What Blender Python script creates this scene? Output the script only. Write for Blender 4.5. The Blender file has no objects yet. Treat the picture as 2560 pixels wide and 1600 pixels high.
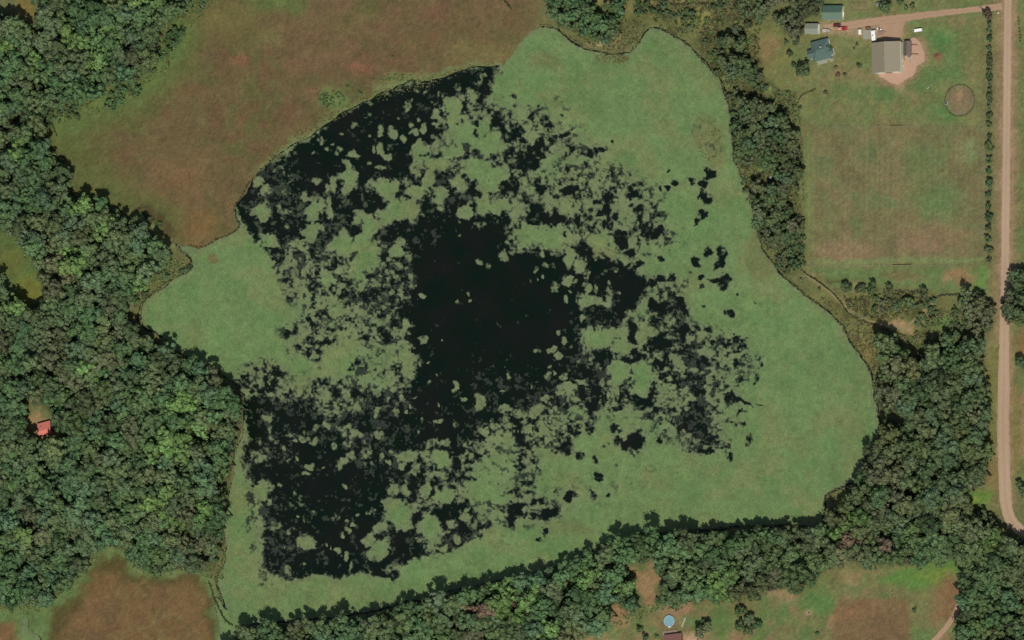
import bpy, bmesh, math, random
import numpy as np
from mathutils import Vector, Matrix

S = bpy.context.scene
COL = S.collection
random.seed(7)
RNG = np.random.default_rng(7)

# ------------------------------------------------------------------ camera, sky, sun, exposure
BACK = np.array([0.45, -0.10, 1.0])          # from the lake up to the far camera: a little east and south of overhead
BACKN = BACK / np.linalg.norm(BACK)
XC = np.cross([0, 1, 0], BACKN); XC /= np.linalg.norm(XC)
YC = np.cross(BACKN, XC)
DIST, LENS = 8000.0, 464.5
CAMPOS = BACKN * DIST
cam_d = bpy.data.cameras.new('camera')
cam_d.lens = LENS; cam_d.sensor_width = 36; cam_d.clip_start = 500; cam_d.clip_end = 30000
cam = bpy.data.objects.new('camera', cam_d); COL.objects.link(cam)
cam.matrix_world = Matrix(((XC[0], YC[0], BACKN[0], CAMPOS[0]), (XC[1], YC[1], BACKN[1], CAMPOS[1]),
                           (XC[2], YC[2], BACKN[2], CAMPOS[2]), (0, 0, 0, 1)))
S.camera = cam
W = bpy.data.worlds.new('World'); S.world = W; W.use_nodes = True
nt = W.node_tree; nt.nodes.clear()
sky = nt.nodes.new('ShaderNodeTexSky'); sky.sky_type = 'NISHITA'; sky.sun_disc = False
SUNV = Vector((0.42, -0.48, 1.0)).normalized()
sky.sun_elevation = math.asin(SUNV.z); sky.sun_rotation = math.atan2(SUNV.x, SUNV.y)
sky.air_density = 1.0; sky.dust_density = 1.5
bg = nt.nodes.new('ShaderNodeBackground'); bg.inputs[1].default_value = 0.075
wo = nt.nodes.new('ShaderNodeOutputWorld')
nt.links.new(sky.outputs[0], bg.inputs[0]); nt.links.new(bg.outputs[0], wo.inputs[0])
sl = bpy.data.lights.new('sun', 'SUN'); sl.energy = 4.0; sl.angle = math.radians(0.53); sl.color = (1.0, 0.955, 0.89)
so = bpy.data.objects.new('sun', sl); COL.objects.link(so)
so.rotation_euler = SUNV.to_track_quat('Z', 'Y').to_euler()
S.view_settings.view_transform = 'Standard'; S.view_settings.look = 'None'
S.view_settings.exposure = 0.0; S.view_settings.gamma = 1.0
S.view_settings.use_curve_mapping = False

# ------------------------------------------------------------------ where a spot of the place lies (photo pixels of 2560 x 1600 -> metres)
def at_np(px, py, z=0.0):
    t = 18.0 / LENS
    a = (np.asarray(px, float) / 1280.0 - 1.0) * t
    b = (800.0 - np.asarray(py, float)) / 1280.0 * t
    d = a[..., None] * XC + b[..., None] * YC - BACKN
    k = (z - CAMPOS[2]) / d[..., 2]
    return CAMPOS + d * k[..., None]
def at(px, py, z=0.0):
    v = at_np(np.array(px, float), np.array(py, float), z)
    return Vector(v.tolist())
KE = np.array([1.25, 1.27, 1.33])             # light falling on open ground, measured
def lin(c):
    c = np.asarray(c, float) / 255.0
    return np.where(c <= 0.04045, c / 12.92, ((c + 0.055) / 1.055) ** 2.4)
def alb(r, g, b):                              # surface colour that shows as r, g, b in full sun
    return lin((r, g, b)) / KE

# ------------------------------------------------------------------ materials
def mat(name, col, rough=0.85, spec=0.25, noise=0.12, scale=1.2, metal=0.0, bump=0.0, attr=None, objcol=False, coat=0.0):
    m = bpy.data.materials.new(name); m.use_nodes = True
    n = m.node_tree; b = n.nodes['Principled BSDF']
    b.inputs['Roughness'].default_value = rough
    b.inputs['Specular IOR Level'].default_value = spec
    b.inputs['Metallic'].default_value = metal
    if coat: b.inputs['Coat Weight'].default_value = coat
    geo = n.nodes.new('ShaderNodeNewGeometry')
    tx = n.nodes.new('ShaderNodeTexNoise'); tx.inputs['Scale'].default_value = scale; tx.inputs['Detail'].default_value = 4
    tx.inputs['Roughness'].default_value = 0.7
    n.links.new(geo.outputs['Position'], tx.inputs['Vector'])
    mr = n.nodes.new('ShaderNodeMapRange')
    mr.inputs[1].default_value = 0.25; mr.inputs[2].default_value = 0.75
    mr.inputs[3].default_value = 1 - noise; mr.inputs[4].default_value = 1 + noise
    n.links.new(tx.outputs['Fac'], mr.inputs[0])
    mul = n.nodes.new('ShaderNodeVectorMath'); mul.operation = 'MULTIPLY'
    n.links.new(mr.outputs[0], mul.inputs[1])
    if attr:
        a = n.nodes.new('ShaderNodeAttribute'); a.attribute_name = attr
        src = a.outputs['Color']
        if objcol:
            oi = n.nodes.new('ShaderNodeObjectInfo')
            m2 = n.nodes.new('ShaderNodeVectorMath'); m2.operation = 'MULTIPLY'
            n.links.new(src, m2.inputs[0]); n.links.new(oi.outputs['Color'], m2.inputs[1]); src = m2.outputs[0]
        n.links.new(src, mul.inputs[0])
    else:
        mul.inputs[0].default_value = tuple(col[:3])
    n.links.new(mul.outputs[0], b.inputs['Base Color'])
    if bump:
        bp = n.nodes.new('ShaderNodeBump'); bp.inputs['Strength'].default_value = bump; bp.inputs['Distance'].default_value = 0.15
        n.links.new(tx.outputs['Fac'], bp.inputs['Height']); n.links.new(bp.outputs[0], b.inputs['Normal'])
    return m

# ------------------------------------------------------------------ object helpers
def tag(o, label=None, cat=None, group=None, kind=None):
    if label: o['label'] = label
    if cat: o['category'] = cat
    if group: o['group'] = group
    if kind: o['kind'] = kind
    return o
def empty(name, loc, rz=0.0, label=None, cat=None, group=None):
    o = bpy.data.objects.new(name, None); COL.objects.link(o)
    o.location = loc; o.rotation_euler = (0, 0, rz); o.empty_display_size = 0.5
    return tag(o, label, cat, group)
def put(name, me, m=None, parent=None, loc=None, rz=0.0):
    o = bpy.data.objects.new(name, me); COL.objects.link(o)
    if m is not None and not me.materials: me.materials.append(m)
    if parent: o.parent = parent
    if loc is not None: o.location = loc
    if rz: o.rotation_euler = (0, 0, rz)
    return o
class MB:
    def __init__(s): s.v = []; s.f = []
    def quad(s, *p):
        n = len(s.v); s.v += [tuple(q) for q in p]; s.f.append(tuple(range(n, n + len(p)))); return s
    def box(s, cx, cy, z0, sx, sy, sz, taper=1.0):
        n = len(s.v); x, y = sx / 2, sy / 2
        for z, k in ((z0, 1.0), (z0 + sz, taper)):
            s.v += [(cx - x * k, cy - y * k, z), (cx + x * k, cy - y * k, z), (cx + x * k, cy + y * k, z), (cx - x * k, cy + y * k, z)]
        for f in ((3, 2, 1, 0), (4, 5, 6, 7), (0, 1, 5, 4), (1, 2, 6, 5), (2, 3, 7, 6), (3, 0, 4, 7)):
            s.f.append(tuple(n + i for i in f))
        return s
    def extr(s, prof, axis, a, b):             # closed profile (u, z) swept along x or y from a to b
        n = len(s.v); k = len(prof)
        for t in (a, b):
            s.v += [((t, u, z) if axis == 'x' else (u, t, z)) for u, z in prof]
        s.f.append(tuple(n + i for i in range(k))[::-1]); s.f.append(tuple(n + k + i for i in range(k)))
        for i in range(k):
            j = (i + 1) % k; s.f.append((n + i, n + j, n + k + j, n + k + i))
        return s
    def cyl(s, p, q, r0, r1=None, seg=8):
        p, q = Vector(p), Vector(q); r1 = r0 if r1 is None else r1
        d = (q - p).normalized(); u = d.orthogonal().normalized(); w = d.cross(u)
        n = len(s.v)
        for c, r in ((p, r0), (q, r1)):
            for i in range(seg):
                a = 2 * math.pi * i / seg; s.v.append(tuple(c + (u * math.cos(a) + w * math.sin(a)) * r))
        for i in range(seg):
            j = (i + 1) % seg; s.f.append((n + i, n + j, n + seg + j, n + seg + i))
        s.f.append(tuple(n + i for i in range(seg))[::-1]); s.f.append(tuple(n + seg + i for i in range(seg)))
        return s
    def mesh(s, name):
        me = bpy.data.meshes.new(name); me.from_pydata(s.v, [], s.f); me.update()
        bm = bmesh.new(); bm.from_mesh(me); bmesh.ops.recalc_face_normals(bm, faces=bm.faces); bm.to_mesh(me); bm.free()
        return me
    def obj(s, name, m, parent=None, loc=None, rz=0.0):
        return put(name, s.mesh(name), m, parent, loc, rz)
def quads_mesh(name, V, F, cols=None, dom='FACE', attr='tint'):
    me = bpy.data.meshes.new(name); V = np.asarray(V, np.float32); F = np.asarray(F, np.int32)
    k = F.shape[1]
    me.vertices.add(len(V)); me.vertices.foreach_set('co', V.ravel())
    me.loops.add(F.size); me.loops.foreach_set('vertex_index', F.ravel())
    me.polygons.add(len(F)); me.polygons.foreach_set('loop_start', np.arange(0, F.size, k, dtype=np.int32))
    me.polygons.foreach_set('loop_total', np.full(len(F), k, np.int32))
    me.update(calc_edges=True)
    if cols is not None:
        ca = me.attributes.new(attr, 'FLOAT_COLOR', dom)
        c4 = np.ones((len(cols), 4), np.float32); c4[:, :3] = cols
        ca.data.foreach_set('color', c4.ravel())
    return me

# ------------------------------------------------------------------ survey raster: 2 photo pixels (half a metre) per cell
X0, Y0, ST, NX, NY = -240, -200, 2, 1520, 1000
PX, PY = np.meshgrid(X0 + ST * np.arange(NX), Y0 + ST * np.arange(NY)); PX = PX.astype(np.float32); PY = PY.astype(np.float32)
def vn(cell, seed, shape=(NY, NX), st=ST):
    r = np.random.default_rng(seed); c = cell / st
    gy, gx = int(shape[0] / c) + 3, int(shape[1] / c) + 3
    g = r.random((gy, gx)).astype(np.float32)
    y = np.arange(shape[0]) / c; x = np.arange(shape[1]) / c
    iy = y.astype(int); ix = x.astype(int); fy = (y - iy).astype(np.float32)[:, None]; fx = (x - ix).astype(np.float32)[None, :]
    fy = fy * fy * (3 - 2 * fy); fx = fx * fx * (3 - 2 * fx)
    a = g[iy][:, ix]; b = g[iy][:, ix + 1]; c_ = g[iy + 1][:, ix]; d = g[iy + 1][:, ix + 1]
    return (a * (1 - fx) + b * fx) * (1 - fy) + (c_ * (1 - fx) + d * fx) * fy
def fbm(cell, seed, octs=3, gain=0.55):
    o = 0; a = 1.0; t = 0
    for i in range(octs):
        o = o + a * vn(cell / 2 ** i, seed + i * 17); t += a; a *= gain
    return o / t
_ky = np.fft.fftfreq(NY)[:, None].astype(np.float32); _kx = np.fft.rfftfreq(NX)[None, :].astype(np.float32)
def blur(a, sig):                              # sigma in photo pixels
    s = sig / ST
    if s < 0.3: return a
    return np.fft.irfft2(np.fft.rfft2(a) * np.exp(-2 * (math.pi * s) ** 2 * (_ky ** 2 + _kx ** 2)), s=(NY, NX)).astype(np.float32)
def poly(pts):
    m = np.zeros((NY, NX), bool); p = np.array(pts, float)
    i0 = max(0, int((p[:, 1].min() - Y0) / ST)); i1 = min(NY, int((p[:, 1].max() - Y0) / ST) + 2)
    j0 = max(0, int((p[:, 0].min() - X0) / ST)); j1 = min(NX, int((p[:, 0].max() - X0) / ST) + 2)
    x = PX[i0:i1, j0:j1]; y = PY[i0:i1, j0:j1]; s = m[i0:i1, j0:j1]
    for (ax, ay), (bx, by) in zip(p, np.roll(p, -1, 0)):
        if ay == by: continue
        s ^= ((ay > y) != (by > y)) & (x < (bx - ax) * (y - ay) / (by - ay) + ax)
    return m
def ellipse(cx, cy, rx, ry, rot=0):
    a = math.radians(rot); return [(cx + rx * math.cos(t) * math.cos(a) - ry * math.sin(t) * math.sin(a),
                                    cy + rx * math.cos(t) * math.sin(a) + ry * math.sin(t) * math.cos(a)) for t in np.linspace(0, 6.283, 25)[:-1]]
def path(pts, w):                              # a band of width w along a polyline
    p = np.array(pts, float); L, R = [], []
    for i in range(len(p)):
        d = p[min(i + 1, len(p) - 1)] - p[max(i - 1, 0)]; d /= np.linalg.norm(d); n = np.array([-d[1], d[0]]) * w / 2
        L.append(tuple(p[i] + n)); R.append(tuple(p[i] - n))
    return L + R[::-1]
WX = (fbm(34, 11, 3) - 0.5) * 44; WY = (fbm(34, 57, 3) - 0.5) * 44
JX = np.clip(((PX + WX - X0) / ST).astype(int), 0, NX - 1); JY = np.clip(((PY + WY - Y0) / ST).astype(int), 0, NY - 1)
JX2 = np.clip(((PX + 0.35 * WX - X0) / ST).astype(int), 0, NX - 1); JY2 = np.clip(((PY + 0.35 * WY - Y0) / ST).astype(int), 0, NY - 1)
def sample(a, px, py):
    j = np.clip(((np.asarray(px) - X0) / ST).astype(int), 0, NX - 1); i = np.clip(((np.asarray(py) - Y0) / ST).astype(int), 0, NY - 1)
    return a[i, j]
def sm(a, lo, hi):
    t = np.clip((a - lo) / (hi - lo), 0, 1); return t * t * (3 - 2 * t)
# ------------------------------------------------------------------ outlines read off the photograph
LAKE = [(1282,135),(1300,108),(1325,76),(1345,62),(1365,60),(1390,72),(1420,90),(1450,110),(1480,124),(1510,132),(1540,134),(1570,129),(1585,120),(1592,112),(1602,98),(1610,80),(1625,68),(1648,66),(1672,80),(1700,97),(1725,117),(1742,138),(1765,158),(1790,182),(1802,202),(1812,232),(1822,262),(1828,292),(1833,322),(1832,360),(1836,400),(1848,430),(1868,465),(1880,505),(1888,550),(1898,595),(1915,635),(1940,668),(1962,690),(1985,713),(2010,734),(2040,755),(2070,776),(2095,802),(2112,828),(2130,855),(2146,880),(2165,906),(2178,930),(2185,960),(2188,992),(2193,1020),(2197,1045),(2200,1070),(2196,1092),(2184,1106),(2172,1126),(2160,1152),(2150,1182),(2136,1204),(2110,1216),(2085,1226),(2066,1236),(2060,1258),(2058,1290),(2066,1312),(2030,1318),(1990,1314),(1960,1312),(1920,1314),(1850,1318),(1780,1322),(1720,1326),(1660,1330),(1600,1334),(1560,1346),(1500,1366),(1460,1390),(1420,1406),(1350,1426),(1290,1440),(1240,1452),(1180,1466),(1120,1478),(1060,1496),(1000,1512),(940,1526),(880,1540),(800,1547),(740,1552),(680,1558),(640,1562),(600,1566),(584,1556),(568,1530),(555,1500),(544,1474),(539,1455),(545,1435),(555,1412),(560,1380),(562,1350),(556,1320),(558,1290),(565,1260),(570,1230),(575,1200),(580,1160),(590,1120),(600,1080),(605,1040),(608,1010),(605,985),(590,965),(560,940),(530,915),(500,905),(470,895),(440,876),(415,852),(390,832),(366,826),(350,811),(344,790),(350,766),(365,745),(390,725),(415,706),(440,692),(462,685),(479,672),(480,658),(470,640),(450,620),(434,606),(470,612),(500,620),(520,612),(540,598),(570,588),(592,576),(600,560),(590,542),(584,525),(592,508),(606,488),(620,460),(645,432),(668,410),(690,386),(720,364),(760,344),(790,320),(830,294),(870,270),(900,255),(930,240),(970,225),(1020,202),(1070,196),(1110,190),(1160,172),(1200,166),(1250,160),(1268,146)]
CREEK = [(528,1488),(538,1486),(560,1520),(578,1552),(590,1566),(590,1620),(552,1660),(545,1600),(550,1560),(540,1520)]
CHANNEL = [(52,1545),(68,1545),(72,1570),(100,1590),(108,1650),(40,1650),(48,1590),(56,1570)]
lake_raw = poly(LAKE) | poly(CREEK) | poly(CHANNEL)
lake_raw = lake_raw[JY2, JX2]
LM = blur(lake_raw.astype(np.float32), 3.0)

WEST = [(-200,20),(40,42),(70,62),(72,115),(95,150),(88,80),(100,20),(100,-180),(490,-180),(480,10),(440,45),(400,70),(396,112),(370,152),(340,190),(300,206),(250,230),(200,250),(150,265),(116,276),(106,290),(110,330),(130,380),(160,410),(166,432),(156,460),(200,492),(250,512),(300,534),(350,562),(376,592),(410,612),(428,632),(414,656),(384,684),(350,716),(322,752),(318,790),(332,822),(362,842),(418,868),(440,888),(500,924),(560,952),(596,985),(603,1020),(596,1060),(586,1110),(576,1150),(568,1200),(561,1250),(552,1300),(550,1340),(540,1400),(510,1418),(440,1420),(390,1428),(350,1415),(330,1380),(280,1362),(240,1372),(212,1405),(178,1455),(120,1498),(60,1512),(-200,1516),(-200,720),(0,712),(55,756),(108,768),(120,742),(104,700),(76,620),(40,586),(0,578),(-200,578)]
SOUTH = [(596,1580),(640,1570),(740,1560),(880,1550),(960,1530),(1050,1506),(1150,1486),(1250,1462),(1350,1436),(1430,1414),(1480,1390),(1550,1354),(1620,1338),(1750,1332),(1880,1326),(1980,1322),(2040,1326),(2074,1310),(2082,1280),(2120,1262),(2138,1226),(2160,1190),(2170,1150),(2186,1116),(2204,1094),(2208,1060),(2200,1020),(2198,985),(2212,930),(2208,880),(2202,848),(2240,838),(2262,880),(2300,890),(2336,850),(2370,836),(2410,840),(2440,855),(2455,900),(2460,960),(2464,1000),(2468,1060),(2464,1110),(2468,1170),(2455,1205),(2412,1234),(2416,1270),(2450,1276),(2480,1290),(2492,1330),(2500,1344),(2530,1350),(2700,1360),(2700,1780),(2400,1780),(2398,1600),(2406,1500),(2412,1430),(2420,1392),(2380,1392),(2320,1402),(2250,1408),(2180,1408),(2130,1400),(2080,1410),(2040,1440),(2000,1468),(1950,1468),(1900,1478),(1850,1490),(1780,1494),(1700,1500),(1636,1508),(1628,1482),(1648,1462),(1652,1420),(1640,1398),(1560,1396),(1580,1440),(1600,1496),(1580,1528),(1540,1504),(1522,1510),(1518,1560),(1480,1582),(1430,1592),(1390,1640),(1390,1780),(560,1780),(570,1640),(600,1600)]
SHORE = [[(1368,-60),(1480,-60),(1560,-60),(1552,60),(1530,96),(1490,98),(1440,72),(1398,62),(1378,30)],
         [(1840,-60),(2040,-60),(2046,30),(2000,46),(1940,52),(1870,46),(1842,26)],[(1960,44),(2004,44),(2006,80),(1964,84)],
         [(1800,104),(1848,96),(1872,150),(1904,190),(1896,218),(1834,208),(1804,160)],
         [(1852,250),(1890,246),(1928,262),(1970,310),(1996,350),(2002,420),(1992,470),(1962,478),(1934,430),(1912,422),(1884,402),(1842,402),(1836,372),(1838,330),(1848,290)],
         [(1886,456),(1928,464),(1958,492),(1990,550),(1990,590),(1958,618),(1922,608),(1894,560),(1884,510)],
         [(2402,740),(2440,726),(2478,760),(2478,820),(2450,836),(2412,800)],
         [(2508,700),(2560,668),(2700,660),(2700,800),(2540,808),(2510,770)]]
forest = poly(WEST) | poly(SOUTH)
shoretrees = np.zeros_like(forest)
for p_ in SHORE: shoretrees |= poly(p_)
CABIN_CLEAR = poly([(84,1018),(100,1022),(128,1058),(146,1078),(138,1092),(112,1102),(92,1084),(64,1092),(50,1100),(62,1062),(70,1040)])
forest &= ~poly([(70,1008),(106,1008),(136,1040),(158,1070),(152,1104),(112,1118),(84,1104),(44,1112),(40,1094),(56,1050)])
forest &= ~poly([(1554,1384),(1580,1394),(1606,1420),(1626,1402),(1640,1380),(1654,1392),(1646,1424),(1662,1452),(1640,1474),(1650,1490),(1634,1516),(1596,1516),(1600,1484),(1578,1462),(1584,1436),(1562,1416)])
for e_ in ((225,993,30,9),(40,948,16,20),(106,914,12,12),(209,1154,24,14),(529,1072,22,14),(450,1152,14,14),(534,1180,24,10),(413,916,18,12),(148,816,20,12),(79,1327,24,10),(16,1253,14,14),(394,1216,12,12),(471,1343,24,11),(188,114,20,9),(85,182,12,14),(217,177,18,9),(251,206,22,7),(172,48,12,9),(233,69,16,10),(119,416,26,11),(370,622,18,10),(325,667,30,10),(190,678,14,11),(222,643,16,11),(2238,1042,38,13),(2267,903,22,12),(2347,858,20,14),(1745,1385,16,12),(1860,1395,20,10),(1990,1395,18,10),(2215,1345,16,14),(2440,1310,24,10),(1700,1462,24,8),(1380,1410,16,8),(1120,1440,20,8),(600,1545,14,10),(2330,1190,20,9),(2370,1120,16,9),(2280,1235,18,8),(300,760,20,10),(150,490,22,9),(260,420,0.1,.1),(60,300,16,9),(300,900,18,8),(340,1120,20,8),(120,1230,18,8),(250,1270,20,8),(60,1420,22,9),(150,1390,20,8),(430,1290,20,8)):
    forest &= ~poly(ellipse(*e_))
forest &= (0.6 * vn(30, 1201) + .4 * vn(14, 1207)) > .255
shoretrees &= fbm(46, 1301, 2) > .37
shoretrees &= ~(poly([(1790,60),(1920,60),(1920,235),(1790,235)]) & (fbm(30, 1321, 2) < .52))

# ------------------------------------------------------------------ how thickly the weed covers the lake (0 open water .. 1 closed mat)
V = np.full((NY, NX), 1.0, np.float32)
def zone(pts, val, feather=10):
    global V
    m = blur(poly(pts).astype(np.float32), feather)[JY2, JX2]
    V = V + (val - V) * m
def z2(ox, oy, pts): return [(ox + x / 3.78, oy + y / 3.78) for x, y in pts]
# north-west dark band, the open middle, the south-west dark water
zone(z2(640,0,[(-20,1480),(120,1512),(260,1470),(480,1290),(700,1120),(960,980),(1300,860),(1500,750),(1800,680),(2000,630),(2330,620),(2330,660),(2230,680),(2215,860),(2170,960),(2300,1000),(2280,1090),(2180,1120),(2000,1190),(1900,1240),(1780,1260),(1700,1480),(1500,1900),(900,2100),(400,2250),(-60,2180),(-160,2000),(-180,1850),(-60,1650)]), 0.05, 7)
zone(z2(640,400,[(-120,560),(-60,330),(100,120),(400,200),(900,250),(1400,150),(1800,100),(2420,60),(2420,1512),(500,1512),(380,1380),(250,1280),(360,1180),(240,1130),(150,1000),(100,850),(-20,760)]), 0.10, 8)
zone(z2(640,400,[(200,800),(480,700),(760,950),(1050,1060),(1250,950),(1450,880),(1480,1200),(1350,1380),(1250,1512),(500,1512),(330,1330),(260,1180),(160,1000)]), 0.44, 12)
zone(z2(640,800,[(470,-20),(1400,-20),(1440,160),(1340,330),(1420,560),(1300,760),(980,780),(640,900),(330,700),(500,560),(600,400),(380,350),(270,230),(200,90)]), 0.42, 12)
zone(z2(640,800,[(-60,380),(200,370),(520,520),(560,720),(330,740),(0,740),(-240,560)]), 0.52, 10)
zone(z2(640,800,[(-160,760),(-20,700),(320,720),(520,740),(700,900),(1100,820),(1400,720),(1500,400),(2420,300),(2420,820),(2100,1250),(1950,1330),(1760,1480),(1600,1700),(1750,2000),(1560,2240),(1150,2400),(500,2450),(220,2440),(70,2320),(20,2050),(-30,1800),(-110,1500),(-110,1250),(-90,1000)]), 0.075, 9)
zone([(1070,1150),(1140,1120),(1250,1120),(1290,1140),(1240,1220),(1310,1300),(1200,1330),(1090,1290),(1040,1200)], 0.34, 14)
zone([(1280,400),(1400,420),(1560,400),(1640,460),(1680,560),(1720,600),(1640,640),(1560,640),(1480,600),(1280,620)], 0.63, 18)
zone([(1240,230),(1340,270),(1460,330),(1520,370),(1480,420),(1280,400),(1230,300)], 0.70, 14)
zone([(1640,700),(1690,700),(1720,800),(1800,820),(1880,860),(1890,920),(1840,1000),(1820,1080),(1830,1140),(1720,1130),(1620,1080),(1560,1040),(1480,1060),(1440,1000),(1500,900),(1540,820),(1620,780)], 0.66, 14)
zone([(1080,250),(1150,236),(1215,262),(1262,282),(1300,320),(1330,400),(1300,440),(1070,440)], 0.33, 10)
zone([(1200,1080),(1330,1020),(1430,1000),(1470,1060),(1420,1110),(1330,1130),(1280,1180),(1210,1150)], 0.60, 12)
zone([(1070,1290),(1120,1250),(1230,1262),(1262,1312),(1196,1346),(1124,1378),(1060,1392)], 0.06, 7)
zone([(1280,1140),(1340,1140),(1350,1220),(1420,1260),(1400,1300),(1300,1320),(1180,1320),(1150,1240),(1210,1180)], 0.66, 12)
zone([(1360,1160),(1480,1180),(1640,1130),(1640,1200),(1560,1250),(1440,1280),(1380,1240)], 0.90, 12)
zone(z2(1280,400,[(-40,880),(100,840),(280,850),(330,880),(480,850),(560,790),(640,770),(730,810),(760,860),(870,890),(950,930),(1080,980),(1260,1090),(1300,1180),(1240,1260),(1190,1390),(1130,1400),(1080,1440),(1030,1512),(1030,1560),(900,1580),(640,1650),(700,1770),(850,1790),(1000,1790),(900,1890),(900,2010),(950,2110),(880,2150),(860,2310),(720,2390),(680,2310),(540,2340),(400,2310),(150,2330),(-20,2380),(-500,2400),(-700,2100),(-900,1900),(-980,1700),(-900,1300),(-960,1000),(-900,700),(-700,560),(-300,560)]), 0.012, 7)
zone(z2(640,400,[(1380,600),(1520,560),(1700,580),(2000,600),(2340,640),(2420,900),(2420,1512),(1500,1512),(1450,1380),(1560,1200),(1480,1000),(1540,800),(1430,740)]), 0.008, 7)
TX = PX + (fbm(22, 101, 3, 0.6) - 0.5) * 34; TY = PY + (fbm(22, 151, 3, 0.6) - 0.5) * 34
def blobs(ox, oy, green, items):
    for it in items:
        x, y, rx = it[:3]; ry = it[3] if len(it) > 3 else rx
        s = it[4] if len(it) > 4 else (0.97 if green else 0.97); rot = it[5] if len(it) > 5 else 0
        cx, cy, rx, ry = ox + x / 3.78, oy + y / 3.78, max(rx / 3.78, 2.2), max(ry / 3.78, 2.2)
        R = max(rx, ry) * 1.6 + 24
        j0 = max(0, int((cx - R - X0) / ST)); j1 = min(NX, int((cx + R - X0) / ST) + 1); i0 = max(0, int((cy - R - Y0) / ST)); i1 = min(NY, int((cy + R - Y0) / ST) + 1)
        k = min(1.0, 0.35 + min(rx, ry) / 24.0)     # little patches keep their place
        dx = PX[i0:i1, j0:j1] + (TX[i0:i1, j0:j1] - PX[i0:i1, j0:j1]) * k - cx; dy = PY[i0:i1, j0:j1] + (TY[i0:i1, j0:j1] - PY[i0:i1, j0:j1]) * k - cy
        a = math.radians(rot); u = dx * math.cos(a) + dy * math.sin(a); w = -dx * math.sin(a) + dy * math.cos(a)
        d = np.sqrt((u / rx) ** 2 + (w / ry) ** 2); f = 1 - sm(d, 0.62, 1.45)
        B = V[i0:i1, j0:j1]
        if green: V[i0:i1, j0:j1] = np.maximum(B, B + (s - B) * f)
        else: V[i0:i1, j0:j1] = np.minimum(B, B + ((1 - s) - B) * f)
blobs(640, 0, True, [(1850,1010,70,100),(1850,1120,45,60),(2050,930,90,70,.6),(1700,1070,45,50),(1300,1270,50,60),(1180,1240,25,45),(1580,1200,30,50),(1500,1240,30,35),(1690,1170,30,25),(1930,1270,130,80),(2230,1340,120,120),(1535,1410,85,75),(1690,1350,35,60,.6),(925,1460,45,38),(1170,1400,40,60),(620,1330,40,45,.6),(920,1180,28,18,.7),(1850,1440,120,60),(2080,1340,80,60),(1460,1185,18),(1280,1195,24),(1410,1300,35,40),(680,1425,18),(800,1410,30,30,.5),(790,1460,25,25,.5),(1100,1410,20,40),(1270,1400,25,40,.5),(1230,1480,50,30),(1900,820,28,28,.4),(2080,790,35,35,.45),(2140,740,35,45,.4),(1430,1010,40,30,.5),(1100,980,35,25,.45),(1040,1060,40,40,.35),(1750,900,40,30,.4),(810,1270,20,14,.7),(730,1370,14),(1350,1110,10),(1470,950,12),(1600,870,14,22,.6),(1510,860,14,22,.6),(1530,1140,12,20),(1075,1280,12),(540,1440,12),(2000,1190,60,50),(2150,1190,60,60),(1980,1090,25,40,.8)])
blobs(640, 400, True, [(870,70,55,60),(870,150,95,50),(890,240,70,70),(740,210,35,65),(670,250,25),(570,190,30,28,.6),(470,350,60,35),(80,290,40,40),(60,490,75,70),(20,210,40,50),(130,760,95,60),(560,480,60,110,.97,25),(690,460,40,90),(260,460,60,70,.45),(1230,270,95,85),(1090,240,50,60,.8),(1290,440,60,90),(1330,530,70,60),(1450,480,110,90),(1530,300,110,70),(1650,180,75,95),(1460,230,60,60,.7),(1760,345,60,70),(1910,220,70,60),(1980,500,55,75),(2080,90,120,95),(2200,250,105,80),(2140,430,80,95),(2310,450,80,65),(2310,120,110,80),(1700,30,120,60),(1530,60,60,80,.8),(1080,640,65,115),(990,550,60,55),(1210,560,70,60,.85),(1000,770,100,60),(800,770,95,75),(850,840,90,65),(1080,860,125,95),(1300,850,60,50),(1000,980,130,85),(510,690,65,70),(600,640,50,50),(430,830,80,60,.6),(350,790,50,60,.7),(330,950,55,55,.6),(690,1130,80,70),(930,1200,130,100,.62),(960,1080,90,90,.9),(1110,960,60,50),(1350,770,50,40,.8),(1260,960,60,30,.45),(1420,910,50,40,.5),(1170,1090,60,50,.5),(1430,1150,40,60,.5),(1490,1210,40,40,.7),(1230,1230,40,40,.55),(1570,1280,30,22,.8),(450,1350,90,100,.65),(620,1330,90,80,.65),(760,1400,90,70,.85),(450,1220,60,60,.7),(950,1420,80,50,.6),(1200,1440,85,60,.6),(1340,1380,30,30,.5),(2110,620,60,30,.45),(2120,955,25,28,.8),(2200,1000,25,30,.7),(2335,895,35,42,.75),(2360,790,20,30,.6),(2000,1270,15,14,.8),(2030,1330,18,18,.8),(1900,1330,12,12,.7),(1900,670,8,30,.7),(1935,720,11,15,.7),(1750,440,42,32,.8),(1060,45,30,22),(1180,70,50,20,.6),(290,640,12),(170,620,30,30,.3),(300,280,40,60,.25),(250,100,60,50,.3),(370,250,40,40,.25),(60,940,60,120),(720,820,60,60)])
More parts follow.
